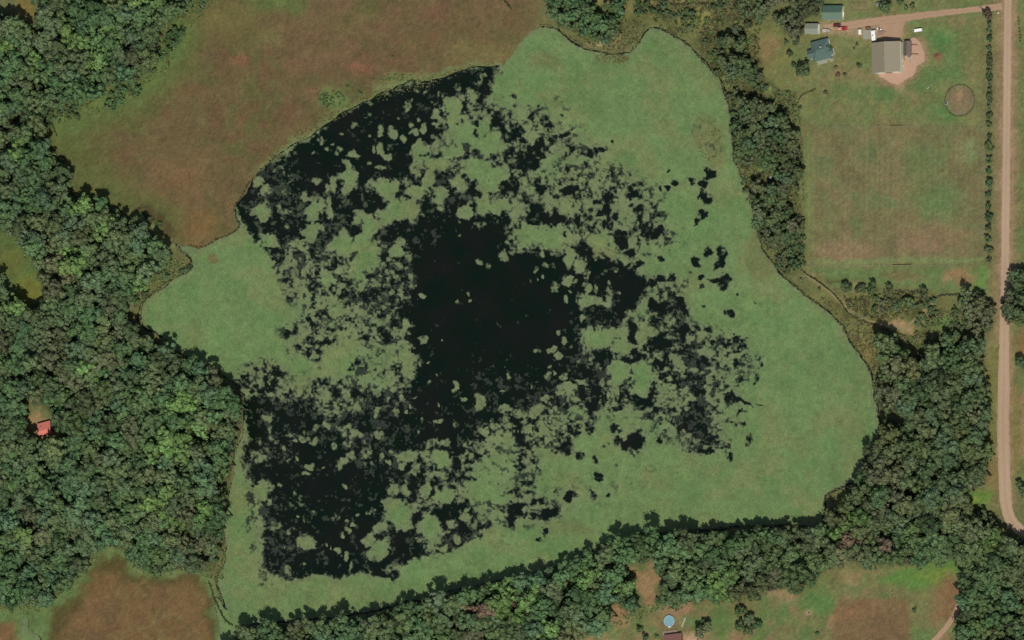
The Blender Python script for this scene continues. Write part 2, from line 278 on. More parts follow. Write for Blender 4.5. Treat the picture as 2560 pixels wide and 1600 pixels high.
blobs(640, 800, True, [(740,430,145,125),(850,280,130,110),(870,170,120,80,.75),(1170,330,185,115,.78),(1010,530,125,115,.72),(420,440,150,100,.9),(430,600,90,100,.85),(770,620,80,60,.6),(1210,610,85,75,.75),(1310,680,45,45,.6),(1440,470,80,70,.5),(1480,410,60,40,.6),(680,790,50,60,.6),(600,740,60,50,.6),(580,180,50,45,.8),(340,190,60,60,.85),(430,200,50,50,.8),(650,290,40,40,.9),(690,30,90,50,.8),(1090,60,100,50,.6),(1200,30,60,40,.85),(1310,110,60,40,.5),(1415,165,25,35,.6),(1580,185,42,36,.8),(110,930,60,50,.55),(450,1090,45,40,.6),(560,1140,40,40,.6),(670,1000,22,35,.8),(850,1030,60,70,.6),(960,1080,55,42,.85),(880,1130,60,60,.5),(1125,870,25,50,.85),(1310,870,32,45,.9),(1420,865,18,22),(1160,1075,40,45,.6),(730,1195,25,35,.8),(900,1280,40,30,.85),(1065,1240,45,55,.55),(1190,1285,22,40,.9),(1300,1260,35,25,.8),(1430,1280,95,60,.9),(1390,1375,35,35),(1640,1180,50,50,.8),(1770,1165,70,28,.9,-20),(1760,1310,80,85),(1600,1260,40,35,.85),(1630,1340,30,40,.6),(1520,1420,50,60,.85),(1720,1440,50,25,.6),(1960,1420,55,55,.5),(1950,1270,35,40,.5),(2150,1040,50,42),(2110,790,38,70,.9),(2340,845,60,32,.9),(1880,630,22,50,.9),(1868,665,15,20),(1735,795,14,25,.8),(1965,755,30,25,.7),(1725,960,38,25,.7),(1900,990,32,40,.7),(1580,960,16,45,.8),(2375,525,13,35,.8),(2315,672,18,9,.8),(2220,980,22,45,.7),(1990,1160,60,20,.6,-35),(820,1350,45,50,.85),(515,1400,35,35),(455,1460,40,20,.8),(200,1140,35,28,.8),(70,1290,100,70,.55),(1030,1160,15,25,.8),(1040,1370,70,25,.5),(1255,1360,28,18,.9),(2310,1040,40,60,.4),(1700,510,12,8,.9),(1640,573,8,8,.9),(1510,725,16,8,.9),(1755,180,11,8),(150,1100,30,20,.7),(270,1240,14,50,.7),(310,1330,24,10),(375,1145,20,14),(440,1140,22,12),(140,1040,25,18,.7),(1620,397,12,6),(1515,935,12,8),(1525,1060,12,25,.7),(995,745,10,8),(1460,820,14,20,.8),(40,1160,40,30,.5),(400,1310,12,22,.5),(630,1400,12,8),(320,778,8,6),(1000,1290,10,8),(2400,940,25,25,.8),(1120,1100,50,40,.35),(290,1060,60,60,.25),(560,1010,40,30,.3),(2290,1060,50,50,.3)])
V_mass = [(2420,1080),(2330,1150),(2200,1240),(2060,1320),(2050,1450),(2120,1512),(2420,1512)]
zone(z2(640, 800, V_mass), 0.80, 6)
blobs(640, 1200, True, [(50,110,95,90),(1350,310,125,115),(1300,70,50,60,.85),(1390,100,42,70,.85),(1240,230,55,50),(1180,430,70,50),(1640,460,105,135,.95),(1520,270,90,45,.6),(1400,420,60,55),(1190,660,80,95),(1120,720,80,60,.85),(1080,560,50,65,.85),(1790,130,95,75),(1580,115,62,68),(1850,390,45,45,.85),(1980,340,45,62,.85),(2150,100,155,95),(2350,200,85,55),(2170,280,60,40,.8),(2050,230,60,50,.6),(490,590,80,70,.9),(430,560,50,40,.8),(770,660,24,36),(835,720,36,36),(735,370,26,42,.6),(850,375,18,12),(960,330,20,20),(1090,290,35,42,.6),(920,415,20,20),(885,485,36,24),(815,520,20,20),(835,70,22,36,.9),(455,370,14,42,.7),(1640,650,60,50,.7),(1780,640,62,42,.9),(1900,580,42,46,.9),(1790,480,40,30,.6),(330,480,40,40,.55),(215,45,20,12),(130,210,14,25),(540,290,12),(260,650,14),(430,800,24,24,.6),(900,820,16,36,.6),(400,340,14,10),(370,120,10,16,.8),(650,600,10,20,.7),(710,630,9,25,.8),(300,850,50,40,.35),(280,700,60,60,.3),(170,430,50,50,.28),(380,200,50,60,.28)])
zone(z2(640, 1200, [(-260,400),(-60,420),(40,560),(70,760),(110,860),(160,920),(310,960),(450,930),(560,890),(640,925),(820,925),(900,880),(1040,880),(1100,950),(1200,940),(1380,920),(1400,850),(1440,780),(1600,735),(1840,690),(1930,620),(2080,580),(2200,560),(2110,500),(2200,440),(2420,430),(2420,1000),(1700,1100),(900,1300),(0,1420),(-300,1400)]), 0.955, 4)
zone(z2(640, 1200, [(-60,-100),(30,200),(60,560),(100,860),(160,940),(330,1000),(0,1000),(-120,500)]), 0.72, 7)
blobs(640, 1200, False, [(1250,900,120,40,.7)])
blobs(1280, 0, False, [(40,920,25,30,.6),(190,1095,30,40,.85),(330,1160,45,70,.75),(480,1085,15,18,.7),(510,1260,70,28,.9,-25),(830,1430,75,38,.95,-30),(720,1460,55,30,.9),(960,1340,14,20,.6),(420,1330,60,50,.75),(540,1420,50,70,.7),(250,1420,85,95,.85),(120,1380,80,50,.55),(170,1480,90,60,.75),(60,1010,70,50,.4),(270,1020,60,60,.35),(620,1000,80,50,.12),(480,980,90,60,.15),(1760,1220,150,110,.12),(1870,1420,120,120,.15)])
blobs(1280, 400, False, [(150,30,120,70,.93),(230,480,95,110,.95),(390,560,140,45,.93),(550,290,95,50,.95),(290,270,60,35,.85,-30),(400,340,40,30,.9),(630,550,50,60,.9),(20,270,40,60,.9),(930,340,60,50,.92),(1120,310,60,50,.88),(900,470,42,50,.95),(820,510,45,28,.95),(970,270,30,25,.9),(1220,450,25,50,.95),(1235,560,32,60,.93),(1340,690,90,50,.96,10),(1270,640,50,40,.93),(900,620,40,60,.8),(1000,720,60,65,.88),(1040,800,50,60,.9),(1090,880,50,40,.9),(760,640,40,50,.7),(1480,770,55,40,.7),(1545,225,35,24,.95),(1470,260,30,24,.93),(1395,280,20,18,.9),(1480,97,17,26,.93),(1850,140,60,52,.95,-40),(1780,220,50,38,.95),(1800,310,34,60,.93),(1870,360,50,50,.93),(1790,500,45,45,.92,-30),(1730,600,24,55,.6,30),(1690,190,28,42,.8),(1840,860,40,40,.93),(1970,920,42,95,.95),(1910,1000,28,62,.9,25),(1760,960,38,40,.9),(1900,1130,62,24,.95),(1990,1140,60,62,.95),(1400,950,34,30,.85),(1400,1120,50,30,.93),(1510,1110,40,30,.9),(1310,1150,50,40,.93),(1200,990,50,28,.7),(740,170,25,25,.85),(1560,1390,105,80,.85),(1410,1400,70,52,.92),(1330,1360,38,38,.85),(2060,1450,40,48,.9),(700,60,30,40,.5),(520,100,20,60,.5),(730,120,60,60,.35),(850,170,50,40,.4),(1700,1100,40,40,.3),(1560,1200,120,70,.35),(1800,1200,30,20,.6),(2125,1265,14,16,.7),(1800,1385,24,16,.6),(2300,1340,24,24,.45),(1800,1110,26,30,.7),(100,140,40,30,.4),(2170,240,50,50,.25),(80,620,50,40,.5),(290,760,70,40,.5,45),(500,650,30,60,.6),(1280,900,60,30,.25),(1150,640,60,60,.5),(700,340,40,60,.5)])
blobs(1280, 400, True, [(530,930,50,100),(640,990,70,80,.95),(540,1150,55,55),(410,1210,42,50,.75),(700,1320,90,60,.9),(700,1200,40,62,.85),(880,1030,30,42,.5),(970,1035,38,25,.75),(910,1290,35,60,.75),(900,1370,48,30,.85),(800,1220,28,45,.85),(500,1310,22,42,.8),(240,1040,28,42,.7),(550,1250,28,15,.85),(660,1400,25,36,.8),(820,1360,20,42,.7),(990,1250,26,26,.5),(925,1170,14,30,.8),(160,1140,15,18,.8),(700,1110,20,50,.6),(650,1490,30,24,.7),(1120,1450,42,50,.7),(340,990,50,20,.5,30),(300,900,30,24,.5),(40,840,50,40,.7),(820,910,60,30,.6),(180,700,110,90),(390,720,80,100),(480,440,70,70),(520,760,60,50,.7),(820,780,110,60),(990,900,50,50,.8),(830,1150,14,18,.6),(300,1100,10,16,.6),(250,1130,6,6)])
blobs(1280, 800, False, [(950,320,115,60,.96),(1080,370,80,38,.95,30),(1220,340,70,50,.96),(1150,100,55,125,.93),(1600,80,55,115,.93),(1410,230,95,80,.88),(1270,250,30,28,.8),(1640,330,60,60,.85),(1780,390,125,50,.9),(1900,390,80,50,.8),(1690,250,50,50,.7),(2150,270,95,105,.6),(2110,200,60,50,.6),(2350,380,55,70,.65),(2110,740,90,45,.93,20),(2210,780,100,16,.8,25),(1770,700,65,150,.9),(1760,870,120,100,.93),(1690,960,120,90,.92),(1800,1040,105,80,.92),(1680,560,70,90,.85),(1780,560,40,45,.8),(1500,560,90,70,.45),(1330,640,60,80,.8),(1200,760,72,36,.95),(1290,800,60,50,.92),(1060,680,80,60,.65),(1150,1150,100,95,.97),(980,1150,45,50,.9),(520,1200,78,90,.93),(420,1240,30,24,.9),(640,1280,42,28,.8),(1380,1130,30,28,.9),(1730,1180,95,80,.7),(1860,1140,100,80,.7),(1860,1250,60,38,.93),(2040,1190,55,24,.75,40),(2060,1290,22,50,.85),(1870,950,34,28,.93),(2150,970,60,26,.6),(2230,1130,28,65,.6),(740,1010,50,62,.9),(600,1040,50,55,.8),(1020,820,60,40,.65),(1450,850,120,26,.85),(1530,960,50,50,.7),(30,940,70,60,.93),(80,1180,60,100,.68),(180,1350,80,80,.6),(1380,420,40,52,.9),(1050,510,25,62,.85),(1140,500,28,42,.85),(1450,480,80,60,.6),(1900,620,40,20,.8),(2000,240,24,24,.8),(1880,190,30,20,.8),(1700,100,120,50,.6),(1860,90,40,32,.7),(830,1480,42,40,.85),(2140,560,60,40,.4),(2310,560,30,60,.5,30),(2170,880,50,16,.6,-35),(1960,980,60,14,.7),(1440,300,70,60,.6),(1350,960,80,30,.4),(500,900,60,60,.5),(300,950,60,50,.5),(1150,200,60,40,.9),(1000,1000,60,60,.4),(880,1180,60,30,.3),(1560,1430,22,14,.6),(1000,1340,20,30,.4),(780,1320,40,30,.4),(2340,800,40,8,.6,25)])
blobs(1280, 800, True, [(700,130,62,72),(860,150,120,80,.7),(1060,260,115,70),(710,280,50,60,.5),(800,240,60,52,.5),(375,290,42,30,.85),(250,280,42,14,.8),(205,285,12,14,.8),(455,350,36,36,.85),(510,180,28,45,.8),(440,115,20,18,.8),(550,255,10,20,.8),(355,440,32,20,.8),(340,530,46,46,.8),(575,445,24,24,.5),(410,500,14,26,.7),(730,400,100,60,.35),(660,580,62,30,.75),(555,650,60,52,.9),(430,640,70,50,.55),(440,700,60,30,.75),(330,660,40,30,.55),(320,740,50,42,.8),(600,740,70,60,.5),(720,740,50,50,.5),(830,760,22,45,.6),(860,600,20,42,.5),(610,860,82,60,.8),(450,870,72,72,.75),(215,850,60,50,.8),(80,880,60,40,.6),(530,460,20,30,.5),(490,530,30,30,.5),(130,720,20,9,.7),(180,640,12,26,.7),(230,590,12,15,.7),(1000,480,95,110),(1250,500,100,110,.97),(1220,640,90,70),(1230,160,50,60),(630,1000,60,40,.6),(1070,60,50,30,.6),(700,660,40,24,.5)])
blobs(1280, 1200, False, [(50,270,115,70,.95),(320,330,130,48,.95),(10,400,30,60,.9),(550,155,52,42,.97),(190,200,30,30,.8),(310,500,26,44,.85),(270,200,28,30,.85),(760,140,28,52,.75),(840,0,42,22,.8),(100,130,100,60,.5),(930,160,42,18,.5),(280,570,40,24,.5),(20,90,40,40,.5),(650,180,40,40,.2),(440,120,60,50,.25)])
blobs(1280, 1200, True, [(260,260,62,38,.9),(120,280,20,30,.5),(120,400,60,30,.85),(60,560,60,30,.8),(1480,130,60,40,.8)])
V = np.where(LM > 0.5, V, 0)
zone_ne = None
# a strip of bare water along most of the bank; the mat reaches the sedge where the marsh comes down
softbank = np.zeros((NY, NX), np.float32)
for p_ in ([(420,560),(620,560),(640,470),(660,420),(640,640),(420,640)], [(1240,100),(1330,40),(1360,100),(1300,190),(1230,190)], [(1820,300),(1920,380),(1960,660),(1860,600)], [(590,1100),(560,1580),(1600,1400),(1600,1300),(1000,1440),(640,1440)]):
    softbank = np.maximum(softbank, poly(p_))
softbank = np.maximum(blur(softbank, 12), blur((poly(CREEK) | poly(CHANNEL)).astype(np.float32), 5) * 1.6)
softbank = np.clip(softbank, 0, 1)
ED = sm(blur(lake_raw.astype(np.float32), 4.5) + (fbm(14, 301, 2) - 0.5) * 0.3, 0.64, 0.86)
V *= np.maximum(ED, softbank * 0.95)
# ------------------------------------------------------------------ ground: one sheet, coloured by what grows on it
G = np.empty((NY, NX, 3), np.float32); G[:] = (104, 107, 70)
def paint(pts, rgb, feather=8, k=1.0, warp=2):
    m = pts if isinstance(pts, np.ndarray) else poly(pts)
    m = blur(m.astype(np.float32), feather)
    if warp == 2: m = m[JY, JX]
    elif warp == 1: m = m[JY2, JX2]
    G[:] += (np.array(rgb, np.float32) - G) * (m * k)[..., None]
def mottle(pts, rgb, cell, lo, hi, seed, feather=20, k=1.0):
    m = blur(poly(pts).astype(np.float32), feather) * sm(fbm(cell, seed, 3), lo, hi) * k
    G[:] += (np.array(rgb, np.float32) - G) * m[..., None]
ALL = [(-240,-200),(2800,-200),(2800,1800),(-240,1800)]
MARSH = [(480,-190),(1310,-190),(1350,10),(1350,60),(1300,100),(1268,150),(1160,184),(1000,214),(870,276),(700,384),(600,500),(584,540),(600,575),(520,618),(440,612),(330,540),(160,440),(100,290),(380,150),(480,10)]
paint(MARSH, (102,90,61), 14)
mottle(MARSH, (95,93,58), 110, .46, .68, 401)
mottle(MARSH, (109,90,65), 90, .52, .75, 431)
mottle(MARSH, (104,84,60), 60, .5, .75, 437)
paint(path([(500,-150),(470,20),(420,115),(330,225),(190,300),(128,335),(170,425),(270,505),(365,560),(450,612)], 150), (92,98,57), 30)
paint(path([(470,40),(430,110),(400,160),(330,225),(200,285),(130,330)], 64), (92,110,62), 16)
paint(ellipse(690,5,90,34), (92,104,60), 16); paint(ellipse(660,90,40,30), (106,104,66), 14); paint(ellipse(560,40,80,50), (104,98,60), 20)
paint(ellipse(601,156,18,12), (124,88,68), 6); paint(ellipse(905,165,40,15), (122,88,68), 8); paint(ellipse(1085,30,36,20), (112,88,68), 10); paint(ellipse(800,225,40,16), (116,92,66), 10)
paint(ellipse(460,440,70,50), (114,93,64), 24); paint(ellipse(500,560,50,40), (116,95,60), 16)
paint(ellipse(835,246,38,24), (100,118,70), 7); paint(ellipse(985,200,36,12), (112,118,74), 8); paint(ellipse(1200,130,90,30), (112,104,66), 14)
paint(path([(640,430),(700,372),(790,318),(870,266),(930,238),(1020,200),(1160,168),(1250,156)], 15), (110,120,78), 5)
paint(path([(335,530),(380,570),(420,606),(450,618)], 16), (118,124,84), 5)
paint(path([(340,505),(400,550),(440,590)], 12), (76,66,44), 5)
# bog in the south-west corner
paint([(-200,1500),(60,1515),(180,1455),(240,1372),(300,1372),(340,1425),(500,1420),(535,1470),(548,1560),(556,1780),(-200,1780)], (94,116,70), 8)
paint([(120,1640),(120,1560),(150,1516),(210,1470),(236,1420),(262,1384),(300,1400),(320,1436),(380,1446),(470,1434),(508,1448),(522,1490),(536,1560),(544,1700),(120,1700)], (84,78,46), 7)
paint([(150,1700),(150,1600),(160,1560),(205,1500),(240,1440),(275,1425),(320,1458),(380,1466),(460,1456),(500,1466),(512,1510),(524,1600),(530,1700)], (112,91,61), 8)
paint([(-200,1556),(30,1552),(44,1580),(36,1700),(-200,1700)], (118,92,62), 7)
mottle([(150,1700),(150,1600),(240,1440),(500,1466),(530,1700)], (104,84,60), 40, .5, .75, 441); mottle([(150,1700),(150,1600),(240,1440),(500,1466),(530,1700)], (114,98,64), 30, .55, .75, 442)
paint(path([(60,1518),(140,1492),(190,1447),(224,1394),(262,1370),(300,1384),(340,1426),(420,1434),(490,1426),(522,1444),(534,1490)], 15), (106,122,76), 5)
# grass openings in the western woods
CLEAR = [(-200,570),(0,576),(44,586),(80,620),(104,690),(122,742),(110,772),(50,754),(0,712),(-200,712)]
paint(CLEAR, (86,104,58), 8); paint(ellipse(70,730,44,34), (110,112,54), 12); paint(ellipse(20,650,40,40), (98,104,56), 14)
paint([(44,-60),(104,-60),(98,30),(92,70),(74,60),(46,30)], (122,110,64), 6)
paint(CABIN_CLEAR, (150,128,92), 6)
# north and east banks
paint([(1380,-190),(1900,-190),(1900,160),(1840,260),(1800,190),(1740,130),(1680,80),(1600,60),(1590,115),(1500,128),(1420,88)], (98,102,62), 12)
mottle([(1380,-190),(1900,-190),(1900,160),(1840,260),(1740,130),(1600,60),(1500,128)], (74,74,48), 26, .5, .7, 451, 10); mottle([(1380,-190),(1900,-190),(1900,160),(1840,260),(1740,130),(1600,60),(1500,128)], (118,116,74), 34, .55, .72, 452, 10)
paint(ellipse(1735,42,40,15), (122,128,70), 8); paint(ellipse(1530,105,48,20), (114,112,74), 6); paint(ellipse(1484,104,16,9), (140,134,98), 4)
paint([(1440,-190),(2100,-190),(2100,-4),(1900,-6),(1800,8),(1700,4),(1440,-10)], (122,116,76), 8); paint(ellipse(1450,10,20,12), (128,120,78), 6); paint(ellipse(1825,24,16,12), (122,116,76), 6)
paint(ellipse(1530,146,46,14), (106,100,66), 8)
paint([(1830,200),(1910,190),(2005,250),(2012,660),(1960,690),(1900,600),(1850,430),(1836,330)], (98,104,64), 10)
mottle([(1800,60),(1910,100),(2005,250),(2012,660),(1960,690),(1850,430),(1836,330),(1800,200)], (116,128,76), 30, .5, .7, 461, 10); mottle([(1800,60),(1910,100),(2005,250),(2012,660),(1960,690),(1850,430),(1800,200)], (72,74,48), 24, .55, .72, 466, 10)
paint([(1888,-10),(1960,40),(1990,80),(2000,240),(1960,250),(1915,190),(1880,120),(1870,60)], (110,114,70), 10); paint(ellipse(1918,124,26,34), (130,112,76), 12)
# farmyard, paddock
YARD = [(1960,-60),(2462,-190),(2462,320),(2000,335),(1988,240),(1975,120)]
paint(YARD, (112,116,74), 7, warp=1); mottle(YARD, (99,117,71), 50, .5, .72, 471, k=.6); mottle(YARD, (124,116,80), 36, .55, .75, 472)
paint(ellipse(2345,105,34,30), (84,118,68), 12); paint(ellipse(2388,150,16,44), (90,118,70), 12); paint(ellipse(2350,185,46,18), (88,116,68), 12); paint(ellipse(2216,232,34,18), (84,114,66), 10); paint(ellipse(2300,215,40,20), (94,118,70), 12); paint(ellipse(2360,282,50,24), (86,116,66), 12); paint(ellipse(2120,228,60,16), (96,116,70), 12); paint(ellipse(2440,120,20,80), (112,112,72), 14)
PAD = [(2003,320),(2458,316),(2460,664),(2022,664),(2006,600)]
paint(PAD, (114,111,76), 5, warp=1)
mottle(PAD, (105,113,75), 70, .50, .68, 481); mottle(PAD, (121,111,79), 60, .54, .74, 482); mottle(PAD, (108,104,71), 46, .56, .74, 483)
paint(ellipse(2120,632,100,28), (132,114,86), 14); paint(ellipse(2330,590,100,36), (124,110,80), 20); paint(ellipse(2300,615,60,20), (128,108,84), 12); paint(ellipse(2340,500,60,44), (98,118,74), 20); paint(ellipse(2420,380,20,44), (118,132,88), 10); paint(ellipse(2300,400,50,40), (100,114,72), 18)
paint(path([(2022,330),(2019,500),(2024,630)], 14), (112,124,78), 5, warp=1); paint(path([(2030,655),(2250,652),(2455,650)], 16), (116,127,82), 3, .9, warp=1)
paint(path([(2246,322),(2246,660)], 10), (124,114,82), 3, .6, warp=0); paint(path([(2008,330),(2010,520),(2014,650)], 9), (110,112,68), 3, warp=1)
paint([(2022,668),(2480,668),(2482,722),(2400,728),(2250,716),(2100,716),(2060,700)], (100,120,73), 4, warp=1); paint(ellipse(2395,692,54,15), (142,114,82), 8); paint(ellipse(2250,690,60,10), (118,106,74), 8); paint([(2446,670),(2484,660),(2482,724),(2448,728)], (98,130,70), 5)
paint([(2010,680),(2100,720),(2310,736),(2400,742),(2405,860),(2280,880),(2220,835),(2190,900),(2140,870),(2050,760)], (106,108,66), 9); mottle([(2010,680),(2310,736),(2405,860),(2190,900),(2050,760)], (80,84,50), 22, .5, .7, 491, 8); mottle([(2010,680),(2310,736),(2405,860),(2190,900),(2050,760)], (126,120,78), 28, .55, .72, 492, 8)
paint([(2170,796),(2216,806),(2240,790),(2270,800),(2282,820),(2276,838),(2258,822),(2210,815)], (156,134,98), 4, warp=1); paint(path([(2276,828),(2300,790),(2336,752)], 8), (142,126,90), 3, .95, warp=1); paint(path([(2010,684),(2070,720),(2100,748),(2130,780),(2170,798)], 8), (136,128,92), 3, .9, warp=1)
paint(ellipse(2365,805,40,24), (98,124,72), 9); paint(ellipse(2160,870,24,26), (122,110,70), 8)
# verges of the road and what lies along them
paint(path([(2512,-190),(2514,200),(2508,640),(2500,1000),(2502,1260)], 74), (124,116,80), 8, warp=1)
paint(path([(2520,-190),(2519,0),(2516,380),(2512,640),(2508,1000),(2514,1260)], 36), (146,124,98), 5, warp=1)
paint(path([(2474,20),(2474,660)], 26), (108,108,72), 6, warp=1); paint(path([(2495,40),(2494,660)], 10), (130,114,84), 4, warp=1)
paint([(2545,-190),(2800,-190),(2800,660),(2552,660),(2550,120)], (102,118,70), 6); paint([(2540,640),(2800,640),(2800,1250),(2536,1230),(2532,900)], (108,116,72), 7); paint(ellipse(2560,860,22,44), (126,100,68), 8); paint([(2545,970),(2800,960),(2800,1160),(2550,1140)], (142,116,86), 6); paint(path([(2536,960),(2534,1180)],12), (128,112,72), 5)
paint([(2462,860),(2496,860),(2490,1280),(2470,1250),(2462,1100)], (112,112,68), 6); paint(ellipse(2480,1180,14,50), (126,110,72), 7); paint([(2416,1232),(2440,1222),(2476,1232),(2480,1262),(2440,1272),(2414,1258)], (98,130,62), 6); paint(ellipse(2440,1252,16,10), (122,138,62), 5)
paint([(2084,1262),(2128,1226),(2140,1214),(2142,1260),(2116,1300),(2084,1316),(2070,1310)], (120,112,64), 6); paint(ellipse(2096,1304,18,16), (132,112,76), 6)
# farm clearing in the south
SFIELD = [(1380,1780),(1410,1596),(1520,1560),(1600,1524),(1640,1500),(1900,1480),(2040,1438),(2130,1396),(2424,1384),(2412,1500),(2404,1780)]
paint(SFIELD, (113,113,74), 7); mottle(SFIELD, (98,116,70), 50, .46, .66, 501); mottle(SFIELD, (134,116,84), 40, .56, .74, 502)
paint([(2170,1436),(2230,1420),(2330,1404),(2424,1386),(2432,1410),(2380,1450),(2300,1478),(2230,1460)], (90,124,64), 8); paint(ellipse(2330,1432,60,16), (110,130,62), 8); paint(ellipse(2040,1500,44,42), (88,118,66), 12); paint(ellipse(2130,1440,30,20), (134,122,86), 8); paint(ellipse(1960,1488,40,12), (138,118,88), 7); paint(ellipse(1800,1560,24,40), (92,116,66), 10)
paint([(2084,1512),(2098,1500),(2230,1493),(2268,1500),(2280,1560),(2268,1790),(2076,1790)], (116,97,69), 4, warp=1); paint(ellipse(2130,1530,40,16), (124,97,71), 9); paint(ellipse(2200,1570,50,30), (110,90,66), 14); paint(ellipse(2366,1500,38,60), (126,102,72), 12)
paint([(1566,1402),(1600,1412),(1640,1402),(1650,1450),(1634,1490),(1622,1512),(1602,1506),(1590,1450)], (141,117,84), 5); paint(ellipse(1602,1412,20,10), (92,106,62), 6); paint(ellipse(1545,1532,26,26), (139,116,84), 8); paint(ellipse(1690,1520,52,13), (145,119,92), 6); paint(ellipse(1722,1590,22,18), (178,146,118), 6); paint(ellipse(1480,1600,60,16), (142,118,86), 9); paint(ellipse(1655,1548,40,22), (122,112,78), 8)
# bare earth round the barn and along the drive
paint([(2050,54),(2120,52),(2200,40),(2260,38),(2262,104),(2190,104),(2150,86),(2050,86)], (152,132,104), 7, warp=1)
paint([(2184,184),(2256,180),(2262,142),(2266,100),(2292,92),(2306,112),(2316,132),(2314,158),(2292,168),(2288,192),(2262,206),(2246,236),(2226,214),(2196,196)], (150,122,98), 7, warp=1)
paint(ellipse(2344,141,12,10), (126,104,76), 4, warp=1)
paint(ellipse(2401,252,36,36), (121,111,84), 2, warp=0); paint(ellipse(2398,246,24,20), (134,117,88), 8, warp=0); paint(ellipse(2398,240,10,8), (152,126,98), 5, warp=0)
paint(ellipse(2022,1531,8,7), (150,122,96), 3, warp=0)
pm_ = blur(poly(PAD).astype(np.float32), 3); G *= (1 + .022 * np.sin(PX / 2.1 + 1.5 * fbm(90, 733, 2)) * pm_)[..., None]
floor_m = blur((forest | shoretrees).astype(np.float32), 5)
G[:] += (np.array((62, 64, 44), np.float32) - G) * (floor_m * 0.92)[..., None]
# strokes finer than the sheet: speckle and tussocks
g1 = fbm(7, 601, 2) - .5; g2 = vn(3.2, 655) - .5; g3 = fbm(24, 677, 3) - .5
G *= (1 + 0.14 * g1 + 0.20 * g2 + 0.16 * g3)[..., None]
G[..., 0] *= 1 + 0.055 * (fbm(16, 688, 2) - .5); G[..., 1] *= 1 + 0.055 * (fbm(12, 699, 2) - .5)

gx = np.concatenate([[-9000, -3000, -1200, -500], np.arange(-236, 2797, 4.5), [3100, 3800, 5600, 11600]])
gy = np.concatenate([[-9000, -3000, -1200, -500], np.arange(-196, 1797, 4.5), [2100, 2800, 4600, 10600]])
GX, GY = np.meshgrid(gx, gy)
P = at_np(GX, GY, 0.0)
lm = sample(LM, GX, GY) * ((GX > X0) & (GX < 2800) & (GY > Y0) & (GY < 1800))
P[..., 2] = -0.55 * sm(lm, 0, 1)
gcol = lin(np.stack([sample(G[..., i], GX, GY) for i in range(3)], -1)) / KE
ny, nx = GX.shape
idx = np.arange(ny * nx).reshape(ny, nx)
F = np.stack([idx[1:, :-1], idx[1:, 1:], idx[:-1, 1:], idx[:-1, :-1]], -1).reshape(-1, 4)
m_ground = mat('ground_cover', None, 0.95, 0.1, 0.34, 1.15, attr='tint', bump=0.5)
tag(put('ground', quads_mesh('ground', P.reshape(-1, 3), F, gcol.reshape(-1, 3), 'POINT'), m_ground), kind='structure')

# ------------------------------------------------------------------ lake water and the floating weed
m_water = bpy.data.materials.new('dark_water'); m_water.use_nodes = True
n = m_water.node_tree; b = n.nodes['Principled BSDF']
b.inputs['Roughness'].default_value = 0.15; b.inputs['Specular IOR Level'].default_value = 0.38; b.inputs['IOR'].default_value = 1.33
geo = n.nodes.new('ShaderNodeNewGeometry'); t1 = n.nodes.new('ShaderNodeTexNoise'); t1.inputs['Scale'].default_value = 0.05; t1.inputs['Detail'].default_value = 6
n.links.new(geo.outputs['Position'], t1.inputs['Vector'])
cr = n.nodes.new('ShaderNodeValToRGB'); cr.color_ramp.elements[0].position = 0.38; cr.color_ramp.elements[1].position = 0.66
cr.color_ramp.elements[0].color = (0.0030, 0.0080, 0.0042, 1); cr.color_ramp.elements[1].color = (0.0068, 0.0080, 0.0058, 1)
n.links.new(t1.outputs['Fac'], cr.inputs[0]); n.links.new(cr.outputs[0], b.inputs['Base Color'])
t2 = n.nodes.new('ShaderNodeTexNoise'); t2.inputs['Scale'].default_value = 1.5; n.links.new(geo.outputs['Position'], t2.inputs['Vector'])
bp = n.nodes.new('ShaderNodeBump'); bp.inputs['Strength'].default_value = 0.05; bp.inputs['Distance'].default_value = 0.05
n.links.new(t2.outputs['Fac'], bp.inputs['Height']); n.links.new(bp.outputs[0], b.inputs['Normal'])
wp = at_np(np.array([-20, 2300, 2300, -20]), np.array([1690, 1690, 20, 20]), -0.25)
tag(put('lake_water', quads_mesh('lake_water', wp, [[0, 1, 2, 3]]), m_water), kind='structure')

T = 0.44 * vn(5.0, 901) + 0.52 * vn(11, 907) + 0.25 * vn(2.6, 911) + 0.34 * vn(24, 919)
T = (np.argsort(np.argsort(T.ravel())) / T.size).reshape(T.shape).astype(np.float32)
EXC = V * 1.22 - T - .17 * np.sin(math.pi * np.clip(V, 0, 1))                         # how far the mat stands over the threshold: thin, half sunk mat shows darker
LOW = -0.28 * sm(V, .02, .22)
cover = (EXC > LOW) & (V > .004) & (LM > 0.5)
drowned = np.zeros((NY, NX), np.float32)
for e, k in (((700,470,60,60),.5),((690,430,70,40),.35),((720,1010,90,40),.3),((690,1060,60,90),.3),((700,1400,80,40),.35),((660,1320,40,90),.25),((900,1070,110,50),.35),((860,980,140,40),.35),((1000,1140,120,60),.2),((1050,470,120,60),.18),((1170,400,100,60),.15),((1110,1360,90,40),.25),((1480,900,60,60),.35),((1500,820,60,70),.3),((1730,1060,70,80),.4),((930,640,60,80),.4),((950,730,70,90),.4),((850,560,60,60),.3),((1240,980,90,50),.3),((1380,1000,80,50),.35),((1760,930,60,60),.4),((640,1120,30,90),.2),((1220,1230,60,40),.3),((920,1010,120,30),.3),((760,640,90,70),.3),((1020,600,70,40),.15)):
    drowned = np.maximum(drowned, blur(poly(ellipse(*e)).astype(np.float32), 16)[JY, JX] * k)
T2 = np.roll(T, (211, 377), (0, 1))
faint = (T2 < drowned) & ~cover & (LM > 0.6) & (V < .9)
n_top = int(cover.sum()); cover = cover | faint
ii, jj = np.nonzero(cover)
cx = X0 + jj * ST; cy = Y0 + ii * ST
